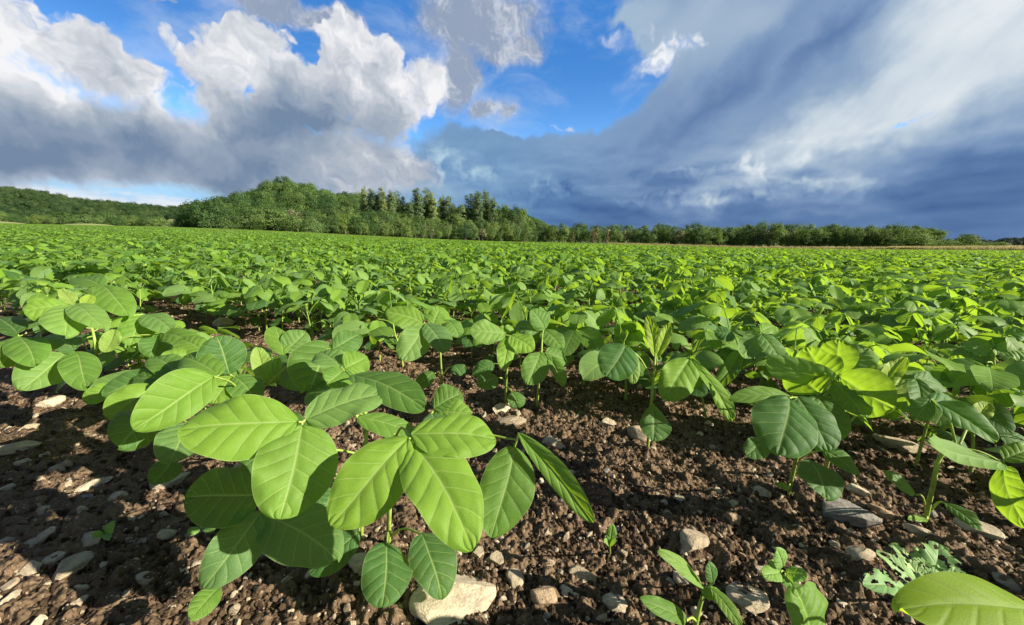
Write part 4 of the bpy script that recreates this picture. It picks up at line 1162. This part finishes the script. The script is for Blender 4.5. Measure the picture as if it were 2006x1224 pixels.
def crown_mb(seed, h, w, base=0.12, shape='bush', clumps=60, per=26, leaf=0.30):
    """leaf-sized faces in clumps spread through a crown h tall and w wide"""
    r = np.random.RandomState(seed); mb = MB()
    V, A = [], []
    nl = 4 + r.randint(3)                       # main boughs: lobes the clumps gather round
    lob = []
    for k in range(nl):
        a = k / nl * 6.28 + r.uniform(-.5, .5)
        if shape == 'poplar': zc, rad = r.uniform(0.3, 0.95), 0.20
        elif shape == 'bush': zc, rad = r.uniform(0.25, 0.8), 0.26
        else: zc, rad = r.uniform(0.45, 0.8), 0.27
        lob.append((math.cos(a) * rad * w, math.sin(a) * rad * w, zc * h, r.uniform(.5, 1)))
    spin = [(r.normal(0, .15) * w, r.normal(0, .15) * w, r.uniform(.80, .98) if k else 1.0) for k in range(6)]
    for c in range(clumps):
        if shape == 'poplar':                   # upright plumes side by side
            sx, sy, top = spin[r.randint(6)]
            z = r.uniform(base, 1.0) ** 0.88; zz = min(0.98, z)
            prof = 0.24 * math.sin(math.pi * (0.10 + 0.84 * zz)) ** 0.6
            a = r.uniform(0, 6.28); q = r.uniform(0.1, 1) ** 0.5
            p = np.array([sx + math.cos(a) * prof * q * w, sy + math.sin(a) * prof * q * w, zz * h * top])
        else:
            for _ in range(30):
                z = r.uniform(base, 1.0)
                if shape == 'bush': prof = 0.5 * max(0.05, 1 - max(0, (z - 0.35) / 0.65) ** 2.2) ** 0.5
                elif shape == 'cone': prof = 0.5 * (1.05 - z) ** 0.8
                else: prof = 0.5 * max(0, 1 - ((z - 0.58) / 0.44) ** 2) ** 0.5
                a = r.uniform(0, 6.28); q = r.uniform(0.25, 1) ** 0.5
                p = np.array([math.cos(a) * prof * q * w, math.sin(a) * prof * q * w, z * h])
                if shape == 'cone': break
                best = min((p[0] - l[0]) ** 2 + (p[1] - l[1]) ** 2 + (p[2] - l[2]) ** 2 for l in lob) ** .5
                if best < 0.36 * w * r.uniform(.6, 1.15): break
        cr = r.uniform(0.09, 0.16) * w if shape != 'poplar' else r.uniform(0.10, 0.17) * w
        n = per; d = r.normal(size=(n, 3)); d /= np.linalg.norm(d, axis=1)[:, None]
        pos = p + d * (cr * r.uniform(0.35, 1.0, n) ** 0.6)[:, None] * np.array([1, 1, 0.8])
        pos[:, 2] = np.maximum(pos[:, 2], 0.05)
        out = np.array([p[0] / w * 2, p[1] / w * 2, (p[2] / h - 0.45) * 1.3])
        nrm = d * 0.55 + out * 0.9 + r.normal(size=(n, 3)) * 0.36 + np.array([0, 0, .2])
        nrm /= np.linalg.norm(nrm, axis=1)[:, None]
        ref = r.normal(size=(n, 3)); u = np.cross(nrm, ref); u /= np.linalg.norm(u, axis=1)[:, None]; v = np.cross(nrm, u)
        s = leaf * r.uniform(0.6, 1.35, n)[:, None]
        tone = np.clip(r.uniform(0.2, 0.9) + r.normal(0, .12, n), 0, 1)
        quad = np.stack([pos - u * s * .6, pos - v * s * .45 + u * s * .1, pos + u * s * .6, pos + v * s * .45 - u * s * .05], 1)
        mb.add(quad.reshape(-1, 3), np.arange(n * 4).reshape(-1, 4), np.stack([np.zeros(n * 4), np.zeros(n * 4), np.repeat(tone, 4)], 1))
    return mb

def trunk_mb(seed, h, w, shape='bush'):
    r = np.random.RandomState(seed + 5000); mb = MB()
    top = h * (0.85 if shape in ('poplar', 'cone') else 0.6)
    main = bez([[0, 0, -.3], [r.normal(0, .05) * w, r.normal(0, .05) * w, top * .5], [r.normal(0, .06) * w, r.normal(0, .06) * w, top]], 4)
    tube(mb, main, 0.018 * h + .04, 0.005 * h, 6)
    for k in range(6):
        b = main[r.randint(2, len(main) - 1)]; a = r.uniform(0, 6.28); L = w * r.uniform(.2, .38)
        tube(mb, bez([b, b + np.array([math.cos(a) * L * .6, math.sin(a) * L * .6, L * .4]), b + np.array([math.cos(a) * L, math.sin(a) * L, L * .9])], 2), 0.007 * h, 0.002 * h, 4)
    return mb

TREE_KINDS = {}
def tree_kind(key, mat, seeds, h, w, **kw):
    TREE_KINDS[key] = (h, w, [(trunk_mb(s, h, w, kw.get('shape', 'bush')).mesh('trunk', M['bark']), crown_mb(s, h, w, **kw).mesh('crown', M[mat], smooth=False)) for s in seeds])
tree_kind('hedge', 'tree', range(1, 9), 8.0, 6.0, shape='bush', base=0.03, clumps=120, per=30, leaf=.21)
tree_kind('twiggy', 'grey_shrub', range(11, 14), 8.0, 4.5, shape='bush', base=0.04, clumps=70, per=26, leaf=.18)
tree_kind('round', 'wood', range(21, 26), 9.0, 8.0, shape='round', base=0.12, clumps=120, per=30, leaf=.30)
tree_kind('poplar', 'poplar', range(31, 36), 18.0, 5.6, shape='poplar', base=0.10, clumps=210, per=32, leaf=.27)
tree_kind('dead', 'dead', range(41, 44), 4.0, 2.2, shape='cone', base=0.05, clumps=44, per=22, leaf=.11)
tree_kind('fresh', 'fresh', range(51, 53), 6.0, 2.8, shape='poplar', base=0.28, clumps=60, per=26, leaf=.15)
tree_kind('shrub', 'tree', range(61, 65), 4.0, 5.0, shape='bush', base=0.02, clumps=100, per=28, leaf=.17)

def W(u, v, Y):                                  # world point Y metres ahead on the ray of a photo pixel
    r = ray(u, v); return CP + r * (Y / r.y)
rt = np.random.RandomState(77)
def tree(kind, u, Y, vtop, label, cat='tree', group=None, name='tree', wide=1.0, wpx=None, tall=None):
    h0, w0, vs = TREE_KINDS[kind]
    p = W(u, vtop, Y); zb = float(land(p.x, p.y))
    h = max(1.0, p.z - zb) if tall is None else tall
    s = h / h0 * 1.02
    sw = (wpx / F * Y / w0) if wpx else s * wide * rt.uniform(.85, 1.2)
    root = empty(name, (p.x, p.y, zb)); root.rotation_euler.z = rt.uniform(0, 6.28); root.scale = (sw, sw, s)
    tm, cm = vs[rt.randint(len(vs))]
    for nm, me in (('trunk', tm), ('crown', cm)):
        o = bpy.data.objects.new(nm, me); COL.objects.link(o); o.parent = root
    tag(root, label, cat, group)
    return root

def build_trees():
    I = lambda u, xs, ys: float(np.interp(u, xs, ys))
    # the long tree line on the sunny side
    topx, topy = [1030, 1080, 1150, 1250, 1300, 1400, 1450, 1500, 1600, 1700, 1780, 1815, 1845], [432, 438, 440, 442, 439, 442, 441, 437, 442, 442, 441, 444, 450]
    dep = lambda u: I(u, [1030, 1200, 1500, 1850], [158, 156, 140, 119])
    long_ = 'trees of the long line along the far field edge'
    for layer in range(2):
        u = 1040.0 + layer * 6
        while u < 1838:
            kind = 'hedge'
            if layer == 0 and (1160 < u < 1240 or 1300 < u < 1345 or 1470 < u < 1560) and rt.rand() < .55: kind = 'twiggy'
            v = I(u, topx, topy) + rt.normal(0, 2.2) + (5 if layer == 0 else -1)
            lab = 'leafy green tree in the long line along the far field edge, darker below' if kind == 'hedge' else 'thin twiggy grey-green tree in the long line along the far field edge'
            tree(kind, u, dep(u) + layer * 7 + rt.uniform(-1.5, 1.5), v, lab, group=long_ if kind == 'hedge' else 'twiggy trees of the long line', wide=0.85 if layer == 0 else 1.0)
            u += rt.uniform(9, 15)
    for u, h in ((1050, 0),): pass
    for u, v, w, lab in ((1123, 456, 12, 'reddish withered shrub, first of the three before the long tree line'), (1163, 455, 15, 'broad brown withered shrub, middle of the three before the long tree line'), (1191, 456, 13, 'rust-red withered shrub, last of the three before the long tree line')):
        tree('dead', u, 148, v, lab, 'shrub', name='withered_shrub', wpx=w)
    tree('fresh', 1413, 134, 446, 'slender light yellow-green young tree standing before the long dark line', name='young_tree', wpx=17)
    tree('hedge', 1838, 117, 448, 'rounded dark tree closing the long line at its end', wpx=60)
    tree('hedge', 1790, 115, 447, 'broad light olive tree before the end of the long line', wpx=62)
    tree('shrub', 1890, 128, 460, 'lone round olive bush standing apart beyond the tree line end', 'bush', name='bush', wpx=54)
    for u in (1845, 1862, 1925, 1945, 1962): tree('shrub', u, 190 + rt.uniform(0, 30), 474 + rt.uniform(-1, 3), 'low distant shrub around the lone round bush', 'bush', 'low distant shrubs', 'bush', wpx=26)
    # bushes and trees at the foot of the hill
    for u, v, Y, w, lab in ((446, 424, 116, 46, 'low round bush, first before the wooded hill'), (486, 412, 118, 58, 'tall rounded dark bush with a smooth side, before the wooded hill'), (532, 408, 116, 64, 'wide leafy dark tree beside the tall rounded bush'),
                            (575, 424, 114, 50, 'dark low tree in the shade at the hill foot'), (612, 426, 114, 44, 'shaded dark tree between low trees at the hill foot')):
        tree('hedge' if v < 420 else 'shrub', u, Y, v, lab, wpx=w)
    foot = 'leafy trees at the foot of the wooded hill'
    bx, by = [560, 600, 640, 680, 720, 760, 800, 850, 900, 950, 1000, 1050], [420, 422, 420, 416, 418, 424, 430, 434, 434, 434, 434, 438]
    for layer in range(3):
        u = 560.0 + layer * 7
        while u < 1055:
            v = I(u, bx, by) + rt.normal(0, 3.5) + (8, 0, -9)[layer]
            Y = I(u, [560, 1055], [118, 150]) + layer * 6 + rt.uniform(-1, 1)
            tree('hedge' if rt.rand() < .85 else 'twiggy', u, Y, v, 'bushy green tree at the wooded hill foot, behind the field edge', group=foot, wide=.9)
            u += rt.uniform(13, 20)
    tree('fresh', 674, 114, 418, 'slender light young tree before the shaded hill foot', name='young_tree', wpx=20)
    pop = [(712, 366, 24), (724, 370, 22), (740, 368, 26), (752, 374, 24), (766, 372, 24), (778, 372, 24), (790, 388, 24), (803, 396, 24), (730, 384, 24), (758, 388, 24),
           (818, 370, 30), (832, 368, 28), (846, 374, 28), (866, 380, 28), (880, 384, 26), (898, 400, 24), (910, 402, 24), (842, 388, 26), (874, 394, 24),
           (924, 380, 30), (938, 376, 30), (952, 374, 30), (966, 386, 28), (932, 396, 26), (956, 398, 26), (984, 404, 34), (1004, 404, 38), (1022, 410, 36)]
    cl = lambda u: 'first' if u < 800 else 'second' if u < 905 else 'third'
    for u, v, w in pop:
        tree('poplar' if u < 975 else 'round', u, 165 + rt.uniform(0, 10), v + rt.normal(0, 1.5), f'tall grey-green poplar of the {cl(u)} clump from the hill' if u < 975 else 'round-topped green tree stepping down from the last poplar clump', group=f'poplars of the {cl(u)} clump' if u < 975 else 'round-topped trees after the poplars', wpx=w * 1.08)
    # hedge along the far side at the other end
    u = -30.0
    while u < 372:
        tree('shrub' if rt.rand() < .4 else 'hedge', u, 190 + rt.uniform(-8, 30), I(u, [-30, 100, 250, 330, 372], [418, 420, 422, 428, 420]) + rt.normal(0, 4), 'dark hedge tree below the long low wooded hill', group='hedge trees below the low hill', wide=1.3)
        u += rt.uniform(11, 18) if not 300 < u < 352 else 26
    # ---- hills and the woods on them
    m = M['hill'] = material('hill grass')
    surface(principled(mix(noise(coords(), 0.02, 5.0), (0.06, 0.10, 0.025), (0.11, 0.15, 0.04)), 0.95, 0.1))
    m = M['hay'] = material('mown pale grass')
    surface(principled(mix(noise(coords(), 0.2, 5.0), (0.20, 0.24, 0.08), (0.36, 0.33, 0.15)), 0.95, 0.1))
    def hill(name, prof, Yr, Yf, th, dens, wood_label, mat='wood', sc=(0.8, 1.3), kind='round'):
        us = np.arange(prof[0][0], prof[-1][0] + 1, 8.0); vs_ = np.interp(us, [p[0] for p in prof], [p[1] for p in prof])
        ss = np.linspace(0, 1.6, 17)
        V = []; rr = np.random.RandomState(len(name))
        for s in ss:
            for u, v in zip(us, vs_):
                yr = Yr if np.isscalar(Yr) else np.interp(u, *Yr); yf = Yf if np.isscalar(Yf) else np.interp(u, *Yf)
                top = W(u, v, yr); zr = top.z - th * 1.0
                Y = yf + (yr - yf) * s
                q = W(u, v, Y); zf = float(land(q.x, q.y))
                k = math.sin(min(s, 1) * math.pi / 2) ** 1.25 if s <= 1 else math.cos((s - 1) / .6 * math.pi / 2)
                V.append((q.x, q.y, zf - 0.6 + (zr - zf + 0.6) * k))
        V = np.array(V); nu_ = len(us) - 1
        mb = MB(); mb.add(V, grid_faces(nu_, len(ss) - 1))
        tag(mb.build(name, M['hill']), kind='structure')
        g = V.reshape(len(ss), len(us), 3); pts = []
        for i in range(len(ss) - 4):
            for j in range(len(us) - 1):
                a = np.linalg.norm(np.cross(g[i + 1, j] - g[i, j], g[i, j + 1] - g[i, j])) * dens
                for _ in range(rr.poisson(a)):
                    s, t = rr.rand(2); pts.append((g[i, j] * (1 - s) + g[i + 1, j] * s) * (1 - t) + (g[i, j + 1] * (1 - s) + g[i + 1, j + 1] * s) * t)
        pts = np.array(pts); n = len(pts)
        h0 = TREE_KINDS[kind][0]
        src = [bpy.data.objects.new('t', (c if mat == 'wood' else c.copy())) for _, c in TREE_KINDS[kind][2]]
        if mat != 'wood':
            for o in src: o.data.materials.clear(); o.data.materials.append(M[mat])
        s = rr.uniform(*sc, n) * th / h0
        scatter(name.replace('hill', 'wood') if 'hill' in name else name + '_wood', pts - np.array([0, 0, .12]) * th, np.stack([rr.normal(0, .05, n), rr.normal(0, .05, n), rr.uniform(0, 6.28, n)], 1), np.stack([s, s, s * rr.uniform(.85, 1.1, n)], 1), rr.randint(0, len(src), n), src, label=wood_label, cat='wood')
        return n
    c = hill('wooded_hill', [(352, 440), (372, 422), (395, 398), (425, 391), (450, 384), (480, 377), (510, 369), (535, 359), (552, 355), (575, 360), (600, 366), (640, 374), (680, 380), (710, 387), (740, 394), (800, 400), (900, 408), (1000, 412), (1040, 424), (1075, 446)],
             ([352, 552, 800, 1075], [250, 270, 280, 300]), ([352, 500, 1075], [135, 138, 178]), 9.5, 1 / 40, 'broadleaf wood covering the steep round hill', sc=(0.75, 1.2))
    c2 = hill('low_hill', [(-220, 360), (-100, 365), (0, 370), (60, 376), (100, 384), (160, 395), (210, 400), (260, 405), (300, 410), (340, 416), (380, 430)],
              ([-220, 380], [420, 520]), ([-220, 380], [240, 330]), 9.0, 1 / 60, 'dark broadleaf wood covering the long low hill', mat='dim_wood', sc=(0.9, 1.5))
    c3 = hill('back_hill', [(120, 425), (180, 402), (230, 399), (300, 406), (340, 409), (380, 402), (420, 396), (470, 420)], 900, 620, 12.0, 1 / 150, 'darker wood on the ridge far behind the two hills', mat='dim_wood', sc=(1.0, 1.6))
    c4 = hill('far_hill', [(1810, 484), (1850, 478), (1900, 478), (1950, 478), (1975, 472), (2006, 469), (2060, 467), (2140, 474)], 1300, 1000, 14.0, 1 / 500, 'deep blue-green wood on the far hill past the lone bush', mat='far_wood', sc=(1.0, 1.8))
    print('wood trees', c, c2, c3, c4)
    for nm, u0, u1, v, Y0, Y1, z1 in (('hay_meadow', 312, 362, 430, 205, 232, 4.6), ('meadow', -80, 62, 434, 168, 182, 0.9), ('meadow', 110, 235, 434, 166, 180, 0.8)):
        mb = MB(); V = []
        for s in np.linspace(0, 1, 6):
            for t in np.linspace(0, 1, 8):
                Y = Y0 + (Y1 - Y0) * s; q = W(u0 + (u1 - u0) * t, v, Y)
                V.append((q.x, q.y, float(land(q.x, q.y)) + -0.3 + (z1 * s ** 1.2 + 0.35) * math.sin(math.pi * t) ** 0.6))
        mb.add(V, grid_faces(7, 5)); tag(mb.build(nm, M['hay']), kind='structure')
build_trees()

def build_dry_grass():
    """tan grass along the far field edge"""
    m = M['straw'] = material('dry grass')
    _, t, tone = sep(attr('leaf', 'Vector'))
    col = mix(tone, (0.52, 0.41, 0.20), (0.26, 0.28, 0.10))
    tr = N.t.nodes.new('ShaderNodeBsdfTranslucent'); put(tr.inputs[0], col)
    surface(mixsh(0.45, principled(col, 0.8, 0.15), N(tr.outputs[0])))
    rs = np.random.RandomState(3); src = []
    for k in range(4):
        mb = MB(); n = 60
        for _ in range(n):
            x, y = rs.normal(0, .28, 2); h = rs.uniform(.35, .95); l = rs.normal(0, .2, 2); w = 0.022; a = rs.uniform(0, 3.14)
            dx, dy = math.cos(a) * w, math.sin(a) * w
            tn = rs.uniform(0, .5) if rs.rand() < .75 else 1
            mb.add([[x - dx, y - dy, -.05], [x + dx, y + dy, -.05], [x + dx * .7 + l[0] * .5, y + dy * .7 + l[1] * .5, h * .6], [x - dx * .7 + l[0] * .5, y - dy * .7 + l[1] * .5, h * .6]], [[0, 1, 2, 3]], [[0, 0, tn]] * 4)
            mb.add([[x - dx * .7 + l[0] * .5, y - dy * .7 + l[1] * .5, h * .6], [x + dx * .7 + l[0] * .5, y + dy * .7 + l[1] * .5, h * .6], [x + l[0] + dx, y + l[1], h], [x + l[0] - dx, y + l[1], h]], [[0, 1, 2, 3]], [[0, 0, tn]] * 4)
        src.append(mb.build('tuft', M['straw'], link=False))
    pts = []
    for _ in range(9000):
        az = rs.uniform(14, 68); lim = float(far_limit(az))
        deep = 3.0 if az < 44 else 3 + (az - 44) * 3.2
        r = lim + rs.uniform(-0.5, deep)
        if rs.rand() > (0.14 if az < 44 else 1.0): continue
        pts.append((r * math.sin(R(az)), r * math.cos(R(az))))
    p = np.array(pts); n = len(p); s = rs.uniform(.7, 1.25, n)
    scatter('dry_grass', np.stack([p[:, 0], p[:, 1], land(p[:, 0], p[:, 1])], 1), np.stack([np.zeros(n), np.zeros(n), rs.uniform(0, 6.28, n)], 1), np.stack([s, s, s], 1), rs.randint(0, 4, n), src,
            label='strip of tan dry grass between the crop and the trees', cat='grass')
build_dry_grass()
